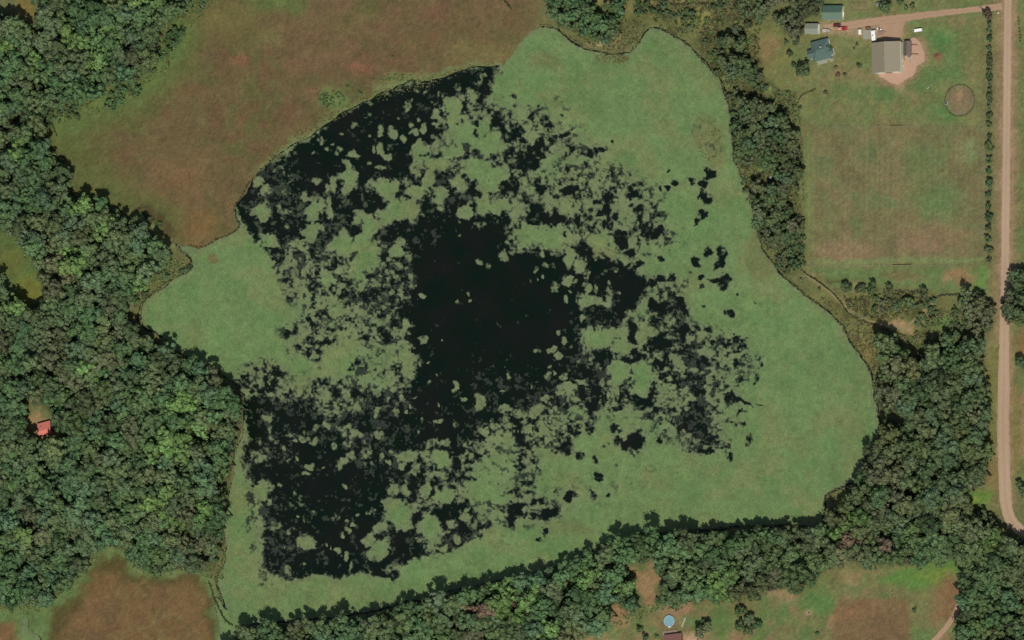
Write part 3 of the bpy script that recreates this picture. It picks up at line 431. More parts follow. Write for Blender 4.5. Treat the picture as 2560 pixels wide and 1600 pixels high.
corner = np.unique(np.concatenate([ii * (NX + 1) + jj, ii * (NX + 1) + jj + 1, (ii + 1) * (NX + 1) + jj, (ii + 1) * (NX + 1) + jj + 1]))
vi, vj = corner // (NX + 1), corner % (NX + 1)
jit = RNG.uniform(-.45, .45, (len(corner), 2)) * ST
WP = at_np(X0 + (vj - .5) * ST + jit[:, 0], Y0 + (vi - .5) * ST + jit[:, 1], -0.235)
WP[:, 2] += RNG.uniform(0, .02, len(corner))
look = lambda a: np.searchsorted(corner, a)
WF = np.stack([look((ii + 1) * (NX + 1) + jj), look((ii + 1) * (NX + 1) + jj + 1), look(ii * (NX + 1) + jj + 1), look(ii * (NX + 1) + jj)], -1)
wc = np.empty((len(ii), 3), np.float32); wc[:] = (103, 127, 80)
q1 = sm(fbm(70, 941, 3), .45, .7)[ii, jj][:, None]; q2 = (fbm(9, 951, 2)[ii, jj] - .5)[:, None]; q3 = RNG.normal(0, 1, (len(ii), 1)); q4 = sm(fbm(40, 961, 3), .5, .75)[ii, jj][:, None]
wc += (np.array((113, 125, 80)) - wc) * q1 * .8; wc += (np.array((92, 124, 74)) - wc) * q4 * .6
sparse = (1 - sm(blur(V, 12), .35, .99))[ii, jj][:, None]
wc += (np.array((108, 119, 87)) - wc) * sparse * .9
sedge = np.zeros((NY, NX), np.float32)
for e in ((1530,148,40,14),(1765,330,34,46),(1790,380,22,40),(532,645,12,14),(1360,150,40,20),(1900,640,40,60),(1420,1320,60,16),(1500,640,40,20)):
    sedge = np.maximum(sedge, blur(poly(ellipse(*e)).astype(np.float32), 6 if e[0] != 532 else 2)[JY2, JX2] * (2.2 if e[0] == 532 else 1))
wc += (np.array((106, 100, 66)) - wc) * sedge[ii, jj][:, None] * .4
wc *= 1 + .15 * q2 + .05 * q3 + .10 * (fbm(46, 983, 3)[ii, jj][:, None] - .5) + .07 * (fbm(20, 985, 2)[ii, jj][:, None] - .5)
thin = sm(np.clip((EXC - LOW) / (0.30 - LOW), 0, 1), 0, 1)[ii, jj][:, None] ** .8
thin = np.where(V[ii, jj][:, None] > .97, 1, np.maximum(thin, .12)); wet = np.array((34, 42, 36), np.float32)
wc = wet + (wc - wet) * thin
fz = faint[ii, jj]; wc[fz] = np.array((46, 54, 46), np.float32) * (1 + .22 * (vn(14, 977)[ii, jj][fz] - .5) + .12 * RNG.normal(0, 1, fz.sum()))[:, None]
m_weed = mat('duckweed', None, 0.9, 0.15, 0.10, 1.6, attr='tint')
tag(put('duckweed', quads_mesh('duckweed', WP, WF, lin(wc) / KE), m_weed), kind='stuff')

# ------------------------------------------------------------------ road and drive
def sheet(name, pts, w, z, m, jitter=0.6, seg=6.0, wide=None):
    p = [np.array(q, float) for q in pts]; d = [p[0]]
    for a, b_ in zip(p, p[1:]):
        k = max(1, int(np.linalg.norm(b_ - a) / seg))
        d += [a + (b_ - a) * i / k for i in range(1, k + 1)]
    d = np.array(d); s = d.copy()
    for _ in range(8): s[1:-1] = (s[:-2] + 2 * s[1:-1] + s[2:]) / 4
    tg = np.gradient(s, axis=0); tg /= np.linalg.norm(tg, axis=1)[:, None]; nn = np.stack([-tg[:, 1], tg[:, 0]], -1)
    ww = np.interp(np.linspace(0, 1, len(s)), np.linspace(0, 1, len(wide)), wide) if wide else np.full(len(s), w)
    r = np.random.default_rng(len(name))
    cols = [-.5, -.38, -.24, -.1, 0, .1, .24, .38, .5]; Vv = []
    for c in cols:
        j = r.normal(0, jitter, len(s)) if abs(c) == .5 else 0
        Vv.append(s + nn * (c * ww + j)[:, None])
    Vv = np.stack(Vv, 1); k = len(s); ix = np.arange(k * 9).reshape(k, 9)
    Ff = np.stack([ix[:-1, :-1], ix[1:, :-1], ix[1:, 1:], ix[:-1, 1:]], -1).reshape(-1, 4)
    Q = at_np(Vv[..., 0].ravel(), Vv[..., 1].ravel(), z)
    me = quads_mesh(name, Q, Ff)
    rv = np.tile(np.array([.1, .45, .95, .45, .3, .45, .95, .45, .1]), (k, 1)) * .8 + r.uniform(0, .2, (k, 9)) + .15 * np.sin(np.arange(k) / 9.0)[:, None]
    at_ = me.attributes.new('rut', 'FLOAT', 'POINT'); at_.data.foreach_set('value', rv.ravel().astype(np.float32))
    if me.polygons[0].normal.z < 0: me.flip_normals()
    return tag(put(name, me, m), kind='structure')
m_road = mat('pale_gravel', alb(172, 149, 125), 0.95, 0.1, 0.07, 0.35, bump=0.2)
def rutted(m, k=.10):                          # lighter wheel ruts and darker crown running along the road
    n = m.node_tree; b = n.nodes['Principled BSDF']; src = b.inputs['Base Color'].links[0].from_socket
    a = n.nodes.new('ShaderNodeAttribute'); a.attribute_name = 'rut'
    mr = n.nodes.new('ShaderNodeMapRange'); mr.inputs[3].default_value = 1 - k; mr.inputs[4].default_value = 1 + k
    n.links.new(a.outputs['Fac'], mr.inputs[0])
    mu = n.nodes.new('ShaderNodeVectorMath'); mu.operation = 'MULTIPLY'; n.links.new(src, mu.inputs[0]); n.links.new(mr.outputs[0], mu.inputs[1]); n.links.new(mu.outputs[0], b.inputs['Base Color'])
rutted(m_road)
m_drive = mat('drive_gravel', alb(166, 138, 114), 0.95, 0.1, 0.09, 0.5, bump=0.2); rutted(m_drive, .08)
m_apron = mat('pale_sand', alb(182, 150, 128), 0.95, 0.1, 0.07, 0.4, bump=0.2)
sheet('dirt_road', [(2522,-900),(2520,0),(2516,380),(2513,640),(2510,900),(2508,1080),(2511,1190),(2514,1256),(2522,1296),(2550,1328),(2620,1360),(2900,1420)], 20, 0.035, m_road, wide=[21,21,20,19,19,19,20,21,30,30,26,24])
sheet('driveway', [(2060,70),(2110,64),(2170,56),(2250,46),(2350,33),(2440,23),(2505,16)], 18, 0.030, m_drive, 0.7, wide=[14,20,20,18,15,14,18])
sheet('yard_apron', [(2228,48),(2226,72),(2222,100)], 50, 0.026, m_drive, 1.6, wide=[70,62,56])
def yard_sheet(name, pts, z, m):
    r = np.random.default_rng(3); d = []
    for a, b_ in zip(pts, pts[1:] + pts[:1]):
        k = max(1, int(math.hypot(b_[0] - a[0], b_[1] - a[1]) / 4)); d += [(a[0] + (b_[0] - a[0]) * i / k, a[1] + (b_[1] - a[1]) * i / k) for i in range(k)]
    d = np.array(d)
    for _ in range(3): d = (np.roll(d, 1, 0) + 2 * d + np.roll(d, -1, 0)) / 4
    d += r.normal(0, .7, d.shape); Q = at_np(d[:, 0], d[:, 1], z)
    me = bpy.data.meshes.new(name); me.from_pydata(Q.tolist(), [], [tuple(range(len(d)))]); me.update()
    if me.polygons[0].normal.z < 0: me.flip_normals()
    bm = bmesh.new(); bm.from_mesh(me); bmesh.ops.triangulate(bm, faces=bm.faces); bm.to_mesh(me); bm.free()
    return tag(put(name, me, m), kind='structure')
yard_sheet('barn_apron', [(2190,181),(2240,181),(2258,172),(2262,140),(2268,104),(2284,92),(2298,102),(2306,120),(2312,134),(2311,154),(2290,166),(2286,188),(2262,200),(2246,214),(2226,206),(2204,194)], 0.026, m_apron)
m_path = mat('trodden_grass', alb(138, 129, 94), .95, .1, .12, .8, bump=.2)
sheet('footpath', [(1994,664),(2014,688),(2054,713),(2083,737),(2105,761),(2128,788),(2170,802),(2215,811),(2262,824)], 4, 0.022, m_path, 0.4)
sheet('footpath', [(2262,822),(2288,798),(2334,753)], 5, 0.022, m_path, 0.4)
sheet('farm_track', [(2398,1512),(2376,1556),(2344,1592),(2290,1650),(2240,1720)], 13, 0.03, m_drive, 0.8)
# ------------------------------------------------------------------ leaves, crowns, trees
def ico():
    t = (1 + 5 ** .5) / 2
    v = np.array([(-1,t,0),(1,t,0),(-1,-t,0),(1,-t,0),(0,-1,t),(0,1,t),(0,-1,-t),(0,1,-t),(t,0,-1),(t,0,1),(-t,0,-1),(-t,0,1)], float)
    f = np.array([(0,11,5),(0,5,1),(0,1,7),(0,7,10),(0,10,11),(1,5,9),(5,11,4),(11,10,2),(10,7,6),(7,1,8),(3,9,4),(3,4,2),(3,2,6),(3,6,8),(3,8,9),(4,9,5),(2,4,11),(6,2,10),(8,6,7),(9,8,1)])
    return v / np.linalg.norm(v[0]), f
ICV, ICF = ico()
def crown(seed, kind='broad', cards=260, size=(.13, .24)):
    r = np.random.default_rng(seed); L = []
    if kind == 'broad':
        k = r.integers(13, 19); el = r.uniform(.75, 1.3)
        for i in range(k):
            a = r.uniform(0, 6.283); d = .92 * math.sqrt(r.uniform(0.02, 1)); lr = r.uniform(.16, .42)
            L.append((d * math.cos(a) * el, d * math.sin(a) / el, .5 + .8 * (1 - d * d * .95) * r.uniform(.5, 1.15), lr))
        L.append((0, 0, .5, .6))
    elif kind == 'spire':
        for i in range(12):
            q = i / 11; a = i * 2.4; d = .5 * (1 - q) ; L.append((d * math.cos(a), d * math.sin(a), .2 + 3.0 * q, .44 * (1 - q) + .09))
    elif kind == 'loose':
        for i in range(8):
            a = r.uniform(0, 6.283); d = .75 * math.sqrt(r.uniform(0.05, 1)); L.append((d * math.cos(a), d * math.sin(a), .35 + .8 * r.uniform(.2, 1), r.uniform(.2, .34)))
    else:                                       # low bush
        for i in range(6):
            a = r.uniform(0, 6.283); d = .6 * math.sqrt(r.uniform(0, 1)); L.append((d * math.cos(a), d * math.sin(a), .3 + .3 * r.uniform(0, 1), r.uniform(.3, .46)))
    L = np.array(L); lt = r.uniform(.9, 1.12, len(L))
    p = L[:, 3] ** 2; p /= p.sum(); li = r.choice(len(L), cards, p=p)
    d = r.normal(0, 1, (cards, 3)); d[:, 2] = np.abs(d[:, 2]) * 1.05 - .28; d /= np.linalg.norm(d, axis=1)[:, None]
    c = L[li, :3] + d * (L[li, 3] * r.uniform(.86, 1.12, cards))[:, None]
    nrm = d * .85 + r.normal(0, .26, (cards, 3)); nrm /= np.linalg.norm(nrm, axis=1)[:, None]
    u = np.cross(nrm, r.normal(0, 1, (cards, 3))); u /= np.linalg.norm(u, axis=1)[:, None]; w = np.cross(nrm, u)
    sz = r.uniform(size[0], size[1], cards)[:, None]; asp = r.uniform(.6, 1.0, cards)[:, None]
    V4 = np.stack([c - u * sz - w * sz * asp * .4, c - u * sz * .1 - w * sz * asp, c + u * sz + w * sz * asp * .3, c + u * sz * .1 + w * sz * asp], 1).reshape(-1, 3)
    Fq = np.arange(cards * 4).reshape(-1, 4)
    tint = lt[li] * r.uniform(.80, 1.20, cards)
    # solid hearts of the leaf masses, as triangles written as degenerate-free quads are not possible: kept as separate triangles
    CV, CF, CT = [], [], []
    for q, (x, y, z, lr) in enumerate(L):
        CF.append(ICF + len(CV) * 12); CV.append(ICV * lr * .84 * r.uniform(.85, 1.1, (12, 1)) + (x, y, z)); CT.append(np.full(20, lt[q] * .85))
    return V4, Fq, tint, np.concatenate(CV), np.concatenate(CF), np.concatenate(CT)
def tri_quads(V4, Fq, tint, CV, CF, CT):       # everything as triangles
    F1 = np.concatenate([Fq[:, [0, 1, 2]], Fq[:, [0, 2, 3]]]); T1 = np.concatenate([tint, tint])
    return np.concatenate([V4, CV]), np.concatenate([F1, CF + len(V4)]), np.concatenate([T1, CT])
m_leaf = mat('leaves', None, 0.75, 0.18, 0.16, 0.9, attr='tint', objcol=True)
m_bark = mat('bark', (0.09, 0.07, 0.05), 0.95, 0.1, 0.3, 3.0)
def crown_mesh(name, *a):
    v, f, t = tri_quads(*crown(*a)); return quads_mesh(name, v, f, np.repeat(t[:, None], 3, 1))
def trunk_mesh(name, seed, top=.75):            # unit: crown radius 1, ground at z = -0.9
    r = random.Random(seed); mb = MB()
    mb.cyl((0, 0, -1.0), (r.uniform(-.05, .05), r.uniform(-.05, .05), .1), .10, .075, 7); mb.cyl((0, 0, .08), (.03, .02, top), .07, .03, 6)
    for i in range(5):
        a = i * 1.26 + r.uniform(-.3, .3); z = r.uniform(0, .4); mb.cyl((0, 0, z), (.55 * math.cos(a), .55 * math.sin(a), z + r.uniform(.25, .5)), .045, .012, 5)
    return mb.mesh(name)
BROAD = [crown_mesh('broad_crown', 20 + i, 'broad', 420, (.07, .17)) for i in range(8)]
SPIRE = [crown_mesh('spire_crown', 60 + i, 'spire', 260, (.12, .22)) for i in range(3)]
LOOSE = [crown_mesh('loose_crown', 70 + i, 'loose', 150, (.10, .20)) for i in range(5)]
BUSH = [crown_mesh('bush_crown', 80 + i, 'bush', 120, (.14, .26)) for i in range(4)]
TRUNK = [trunk_mesh('trunk', 5 + i) for i in range(4)]
TONES = {'dark green': (58, 82, 52), 'mid green': (75, 101, 65), 'olive green': (84, 98, 62), 'grey-brown': (89, 94, 68), 'lime green': (95, 122, 68), 'blue-green': (76, 102, 77), 'rusty red': (110, 89, 76), 'yellowish green': (106, 112, 68)}
LEAFK = 1.29
TONE = {k: np.array(lin(v)) / KE * LEAFK for k, v in TONES.items()}
N_WARM = fbm(64, 811, 3); N_LITE = fbm(44, 823, 3)
def leaf_colour(tone, x, y, q, vary=.10):      # the tree's own tone, drawn towards the tone of the stand it grows in
    w = float(sample(N_WARM, x, y)); l_ = float(sample(N_LITE, x, y))
    g_ = max(0., min(.85, (w - .48) * 3.6)); g_ = min(.9, g_ + .35) if x > 1790 and y < 1330 else g_; stand = TONE['grey-brown'] * g_ + TONE['mid green'] * (1 - g_)
    own = .8 if tone in ('lime green', 'rusty red') else .5
    c = (TONE[tone] * own + stand * (1 - own)) * (.52 + .96 * l_ + q.uniform(-vary, vary))
    if x > 1790: c = c * (.9 if x < 2014 and y < 720 else .95)
    return c * np.array((q.uniform(.95, 1.05), 1, q.uniform(.93, 1.07)))
def tree(name, px, py, r, tone, label, cat='tree', group=None, meshes=None, hk=1.0, zk=1.0, lift=1.0, vary=.12, trunk=True, i=[0]):
    i[0] += 1
    q = random.Random(i[0] * 7919 + 3)
    base = 1.0 * r * lift                       # crown underside above the ground
    ctr = at(px, py, base + r * .75 * zk)
    root = empty(name, (ctr.x, ctr.y, 0), q.uniform(0, 6.28), label, cat, group)
    me = q.choice(meshes or BROAD)
    c = put('crown', me, m_leaf, root, (0, 0, base)); c.scale = (r, r, r * zk * hk)
    c.color = (*[float(u) for u in leaf_colour(tone, px, py, q, vary)], 1)
    if trunk:
        tk = put('trunk', q.choice(TRUNK), m_bark, root, (0, 0, base)); tk.scale = (r, r, r * lift * 1.0)
    return root

# scattering the woods
def scatter(mask, rmin, rmax, tries, pack, seed, taken):
    r = np.random.default_rng(seed); ii, jj = np.nonzero(mask); out = []
    ch = r.integers(0, len(ii), tries); rad = rmin + (rmax - rmin) * r.random(tries) ** 2.0
    rad = np.sort(rad)[::-1]
    for t in range(tries):
        x = X0 + jj[ch[t]] * ST + r.uniform(-1, 1); y = Y0 + ii[ch[t]] * ST + r.uniform(-1, 1); q = rad[t] * 3.95
        gx_, gy_ = int(x // 40), int(y // 40); ok = True
        for a in (-1, 0, 1):
            for b_ in (-1, 0, 1):
                for (u, w, s) in taken.get((gx_ + a, gy_ + b_), ()):
                    if (u - x) ** 2 + (w - y) ** 2 < (pack * (s + q)) ** 2: ok = False; break
                if not ok: break
            if not ok: break
        if ok:
            taken.setdefault((gx_, gy_), []).append((x, y, q)); out.append((x, y, q / 3.95))
    return out
view = (PX > -70) & (PX < 2630) & (PY > -70) & (PY < 1670)
near_edge = blur(forest.astype(np.float32), 8)
taken = {}
woods = scatter(forest & view & (near_edge > .72), 2.3, 6.6, 26000, .53, 31, taken)
woods += scatter(forest & view, 1.4, 2.5, 14000, .60, 32, taken)
shore_w = scatter(shoretrees & view, 1.5, 4.2, 4000, .62, 33, taken)
loose_m = (poly([(1780,-40),(1900,-40),(1880,40),(1860,100),(1880,180),(1990,300),(2004,330),(2012,660),(1964,690),(1900,600),(1850,430),(1836,330),(1820,250),(1790,190),(1760,140)]) | poly([(1590,-40),(1780,-40),(1800,60),(1770,100),(1700,60),(1640,30),(1590,40)]) | poly([(2090,718),(2310,730),(2350,756),(2420,750),(2440,830),(2350,850),(2300,880),(2285,830),(2300,790),(2240,775),(2150,790)]) | poly([(370,60),(490,-40),(520,0),(450,90),(400,180),(330,250),(200,300),(112,320),(120,275),(300,210)]) | poly([(340,700),(446,645),(474,670),(400,710),(352,752),(334,770)])) & view & (fbm(40, 861, 2) > .53)
low_w = [t for t in scatter(loose_m, 1.0, 2.3, 5000, .95, 34, taken)]
LIME = [(370,8,30),(165,72,22),(36,128,30),(270,72,18),(215,118,26),(235,145,24),(100,150,20),(238,945,26),(225,915,22),(432,1212,22),(395,1262,26),(225,1288,22),(240,500,0),(215,515,20),(235,585,30),(180,640,34),(460,1020,34),(480,1060,30),(420,1110,40),(560,1200,26),(470,1085,30),(1620,1375,26),(1330,1370,0),(1810,1460,34),(1900,1375,16),(950,1535,20),(1210,1450,24),(1250,1510,26),(1480,1440,30),(1340,1500,30),(2140,1300,24),(2120,1330,26),(50,380,26),(35,1220,20),(2480,1345,16),(2440,1560,20)]
RUST = [(128,205,22),(1188,1518,24),(1275,1510,16),(1285,1440,14),(2520,712,18),(2222,1370,14),(1850,110,18),(1845,130,14),(2105,1365,18),(2270,1405,10)]
GREYB = [(1300,0,0),(130,560,40),(140,680,50),(300,640,30),(2450,760,40),(2030,1345,50),(2090,1350,40),(2150,1400,30),(1970,20,60),(2000,70,30),(120,110,40),(330,160,40),(520,1390,50),(300,1330,40),(600,1040,24),(110,870,40)]
def tone_for(x, y, q):
    for lst, nm in ((RUST, 'rusty red'), (LIME, 'lime green'), (GREYB, 'grey-brown')):
        for (a, b_, d) in lst:
            if (a - x) ** 2 + (b_ - y) ** 2 < d * d and q.random() < .85: return nm
    if x > 1790: w = (('olive green', .40), ('grey-brown', .30), ('mid green', .10), ('dark green', .12), ('blue-green', .06), ('yellowish green', .02))
    elif y > 1280: w = (('mid green', .34), ('blue-green', .18), ('olive green', .22), ('grey-brown', .12), ('dark green', .11), ('lime green', .03))
    else: w = (('mid green', .33), ('olive green', .22), ('blue-green', .16), ('grey-brown', .15), ('dark green', .11), ('lime green', .03))
    t = q.random()
    for nm, p in w:
        t -= p
        if t < 0: return nm
    return 'mid green'
q = random.Random(5)
woods = [(x, y, r, tone_for(x, y, q)) for x, y, r in woods]
shore_w = [(x, y, r, tone_for(x, y, q)) for x, y, r in shore_w]
inside = lambda t: 6 < t[0] < 2554 and 6 < t[1] < 1594
chosen = sorted([t for t in woods if inside(t)], key=lambda t: -t[2])[:215] + sorted([t for t in shore_w if inside(t)], key=lambda t: -t[2])[:45]
cs = set(chosen); rest = [t for t in woods + shore_w if t not in cs]
low_w = [(x, y, r, tone_for(x, y, q)) for x, y, r in low_w]; low_n = len(rest); rest += low_w
def region(x, y):
    if x > 1790 and y < 235: return 'by the north-east bank'
    if 1360 < x < 1580 and y < 120: return 'on the north shore point'
    if 1820 < x < 2010 and y < 660: return 'between lake and fenced paddock' if y < 440 else 'south of the white crate'
    if x > 2495 and y < 860: return 'east of the dirt road'
    if x > 2395 and y < 845: return 'where the road crosses the treeline'
    if x > 2390 and y > 1280: return 'in the south-east corner'
    if x > 2050 and y < 1000: return 'between east shore and road'
    if x > 2050 and y < 1240: return 'by the eastern bank'
    if x > 2050: return 'north of the brown field'
    if y > 1290 and x > 1640: return 'between lake and south farm'
    if y > 1290 and x > 1330: return 'west of the southern clearing'
    if y > 1430 and x > 575: return 'along the south shore'
    if math.hypot(x - 105, y - 1070) < 130: return 'round the red cabin'
    if y > 1200: return 'north of the small bog'
    if y > 1010: return 'on the west shore' if x > 330 else 'south of the red cabin'
    if y > 820: return 'on the west shore' if x > 330 else 'north of the red cabin'
    if y > 560: return 'by the western inlet' if x > 230 else 'round the western clearing'
    if y > 300: return 'south-west of the marsh'
    return 'north-west of the marsh' if x > 130 else 'along the grassy lane'
ORD = ['northernmost', 'second', 'third', 'fourth', 'fifth', 'sixth', 'seventh', 'eighth', 'ninth', 'tenth', 'eleventh', 'twelfth', 'thirteenth', 'fourteenth', 'fifteenth', 'sixteenth', 'seventeenth', 'eighteenth', 'nineteenth', 'twentieth']
fam = {}
for t in chosen: fam.setdefault((t[3], region(t[0], t[1])), []).append(t)
for (tone, reg), lst in fam.items():
    lst.sort(key=lambda t: t[1])
    for k, (x, y, r, _t) in enumerate(lst):
        if len(lst) == 1: lab = f'only large {tone} tree in the woods {reg}'
        elif k == 0: lab = f'northernmost large {tone} tree in the woods {reg}'
        elif k == len(lst) - 1: lab = f'southernmost large {tone} tree in the woods {reg}'
        else: lab = f'large {tone} tree in the woods {reg}, {ORD[min(k, 19)]} from the north'
        tree('broadleaf_tree', x, y, r * 1.04, tone, lab, group='large trees of the woods', lift=q.uniform(1.5, 2.3), hk=q.uniform(.9, 1.2))
# the rest of the canopy, past what can be picked out one by one
LOWC = [tri_quads(*crown(120 + i, 'broad', 210, (.08, .19))) for i in range(10)]
VV, FF, CC = [], [], []; off = 0
for n_t, (x, y, r, tone) in enumerate(rest):
    v, f, t = LOWC[q.randrange(10)]
    lift = q.uniform(1.1, 2.5) if r > 2.2 else q.uniform(1.2, 2.0)
    if n_t >= low_n: lift = .5
    base = r * lift; c = at(x, y, base + r * .75); a = q.uniform(0, 6.28)
    R = np.array(((math.cos(a), -math.sin(a), 0), (math.sin(a), math.cos(a), 0), (0, 0, q.uniform(.9, 1.25))))
    VV.append(v @ R.T * (r * 1.06) + (c.x, c.y, base)); FF.append(f + off); off += len(v)
    CC.append(t[:, None] * leaf_colour(tone, x, y, q))
    tr = np.array([(math.cos(u) * k_, math.sin(u) * k_, 0) for k_ in (.10, .05) for u in (0, 2.09, 4.19)]) * r; tr[:3, 2] = -.3; tr[3:, 2] = base + .6 * r
    VV.append(tr + (c.x, c.y, 0)); FF.append(np.array([(0, 1, 4), (0, 4, 3), (1, 2, 5), (1, 5, 4), (2, 0, 3), (2, 3, 5)]) + off); off += 6; CC.append(np.tile((.06, .045, .03), (6, 1)))
wm = quads_mesh('woodland', np.concatenate(VV), np.concatenate(FF), np.concatenate(CC))
wo_ = put('woodland', wm, m_leaf); wo_.color = (1, 1, 1, 1); tag(wo_, kind='stuff')
print('trees', len(woods), len(shore_w), 'rest', len(rest), 'tris', len(wm.polygons), 'weed', len(ii))

# low scrub, sedge and reeds along banks, ditches and fence lines: one carpet of small clumps
SC = []
def scrub_line(pts, w, step, r0, r1, rgb, seed, drop=0.0):
    rr = random.Random(seed)
    for (ax, ay), (bx, by) in zip(pts, pts[1:]):
        L_ = math.hypot(bx - ax, by - ay); k = max(1, int(L_ / step))
        for i in range(k):
            if rr.random() < drop: continue
            t = (i + rr.random()) / k; SC.append((ax + (bx - ax) * t + rr.gauss(0, w), ay + (by - ay) * t + rr.gauss(0, w), rr.uniform(r0, r1), rgb, rr.uniform(.75, 1.2)))
def scrub_area(pts, count, r0, r1, rgbs, seed):
    m = poly(pts); ii_, jj_ = np.nonzero(m); r = np.random.default_rng(seed); n_ = vn(30, seed + 5)
    for t in r.integers(0, len(ii_), count):
        if r.random() > sm(n_[ii_[t], jj_[t]], .25, .75) + .12: continue
        SC.append((X0 + jj_[t] * ST + r.uniform(-1, 1), Y0 + ii_[t] * ST + r.uniform(-1, 1), r.uniform(r0, r1), rgbs[r.integers(len(rgbs))], r.uniform(.75, 1.2)))
DK, OL, GB, YG, MG = (62, 66, 42), (92, 98, 62), (100, 92, 72), (116, 122, 72), (84, 108, 64)
LK = LAKE + LAKE[:1]
def bank(a, b_): return LK[a:b_]
scrub_line(bank(3, 16), .9, 3.2, .3, .7, DK, 1, .25); scrub_line(bank(17, 60), 1.8, 3.0, .3, .8, OL, 2, .35); scrub_line(bank(17, 60), 1.2, 4.4, .3, .7, DK, 202, .4); scrub_line(bank(60, 78), 1.0, 2.6, .35, .8, OL, 3)
scrub_line(bank(95, 120), 1.2, 3.4, .4, .9, OL, 4); scrub_line(bank(120, 135), 1.0, 2.6, .35, .8, DK, 5); scrub_line(bank(135, 150), 1, 2.4, .35, .7, DK, 6)
scrub_line(bank(150, 175), 3.0, 3.0, .3, .7, MG, 7, .5)
scrub_line([(1990,662),(2012,682),(2050,706),(2080,730),(2100,752),(2120,782),(2140,794),(2170,806),(2210,822),(2250,834),(2268,842)], .5, 1.6, .4, .75, DK, 8)
scrub_line([(2235,726),(2262,728),(2300,732)], .6, 1.8, .4, .8, DK, 9); scrub_line([(2336,748),(2350,738),(2400,736),(2444,734)], .7, 1.6, .4, .9, DK, 10)
scrub_line([(1975,700),(2010,735),(2040,760)], 1.2, 2.2, .4, .8, OL, 11); scrub_line([(1680,12),(1740,8),(1790,12),(1815,26)], 1.0, 2.0, .5, 1.1, DK, 12); scrub_line([(2040,222),(2006,236),(1996,252)], .8, 2.0, .4, .8, DK, 13)
scrub_line([(1994,250),(1998,300),(2004,345),(2008,500)], .9, 3.0, .4, .9, MG, 14, .2); scrub_line([(1380,34),(1440,80),(1480,112)], 1.4, 2.4, .4, .9, OL, 15)
scrub_line([(120,280),(132,312),(142,340)], .8, 2.2, .4, .8, DK, 16); scrub_line([(344,520),(372,546),(400,566)], 2.4, 2.4, .4, .9, DK, 17, .3); scrub_line([(1250,-10),(1268,8),(1278,22)], .8, 1.6, .4, .8, DK, 18)
scrub_line([(522,1452),(532,1484),(545,1516),(560,1546),(580,1564)], 1.0, 1.6, .4, .8, DK, 19); pass
scrub_area([(1590,-60),(1900,-60),(1900,150),(1830,250),(1790,190),(1700,92),(1640,60)], 2400, .45, 1.3, [OL, GB, MG, DK, OL], 21)
scrub_area([(1550,0),(1620,0),(1620,60),(1596,110),(1540,130),(1480,120),(1500,60)], 500, .4, 1.0, [OL, GB, YG], 22)
scrub_area([(1836,200),(1990,230),(2008,660),(1960,690),(1880,560),(1846,420)], 2600, .45, 1.3, [OL, MG, GB, DK, OL], 23)
scrub_area([(2100,716),(2310,728),(2340,760),(2250,800),(2170,796),(2120,770)], 1100, .4, 1.1, [OL, GB, OL, DK], 24)
scrub_area([(2050,740),(2160,800),(2270,840),(2210,900),(2215,990),(2190,1000),(2170,905),(2110,830)], 900, .4, 1.0, [OL, YG, GB], 25)
scrub_area([(2300,780),(2420,760),(2400,850),(2280,880),(2270,850)], 700, .4, 1.1, [MG, OL, GB], 26)
scrub_area([(340,690),(450,640),(480,672),(400,720),(350,770),(330,760)], 700, .4, 1.0, [OL, MG, YG], 27)
scrub_area([(380,60),(480,-20),(540,0),(470,80),(420,170),(330,240),(200,300),(110,320),(120,280),(300,215)], 1900, .35, 1.0, [MG, OL, MG, YG], 28)
scrub_area([(280,1400),(560,1400),(560,1450),(500,1440),(400,1436),(330,1430)], 500, .35, .8, [YG, MG, OL], 29)
scrub_area([(0,1500),(120,1480),(200,1410),(240,1370),(250,1400),(180,1480),(100,1530),(0,1550)], 700, .35, .8, [MG, YG], 30)
scrub_area([(2080,1240),(2150,1200),(2140,1270),(2080,1320),(2064,1310)], 240, .4, 1.0, [YG, GB, OL], 31)
scrub_area(ellipse(832,248,34,20), 130, .6, 1.3, [MG, MG, OL], 32); scrub_area(ellipse(1000,195,70,10), 120, .4, .9, [MG, YG], 33)
scrub_area(ellipse(1530,146,44,12), 160, .3, .6, [(120, 112, 74), OL], 34); scrub_area(ellipse(1772,345,30,60), 260, .25, .5, [(112, 106, 70), OL], 35)
scrub_area([(660,360),(760,320),(900,240),(1180,160),(1180,185),(900,268),(760,350),(640,450)], 520, .3, .7, [YG, OL], 36)
scrub_area([(1420,1560),(1640,1505),(1900,1485),(1900,1500),(1660,1524),(1520,1580)], 380, .35, .9, [MG, OL], 37)
SMALL = [tri_quads(*crown(300 + i, 'bush', 16, (.28, .48))) for i in range(5)]
VV, FF, CC = [], [], []; off = 0
for (x, y, r, rgb, k) in SC:
    v, f, t = SMALL[q.randrange(5)]; c = at(x, y, r * .4); a = q.uniform(0, 6.28)
    f = f[:32]; t = t[:32]; v = v[:64]
    R = np.array(((math.cos(a), -math.sin(a), 0), (math.sin(a), math.cos(a), 0), (0, 0, 1)))
    VV.append(v @ R.T * r * 1.15 + (c.x, c.y, -.1 * r)); FF.append(f + off); off += len(v); CC.append(t[:, None] * (lin(rgb) / KE * 1.3 * k))
sm_ = quads_mesh('scrub', np.concatenate(VV), np.concatenate(FF), np.concatenate(CC))
sc = put('scrub', sm_, m_leaf); sc.color = (1, 1, 1, 1); tag(sc, kind='stuff')
print('scrub', len(SC), len(sm_.polygons))
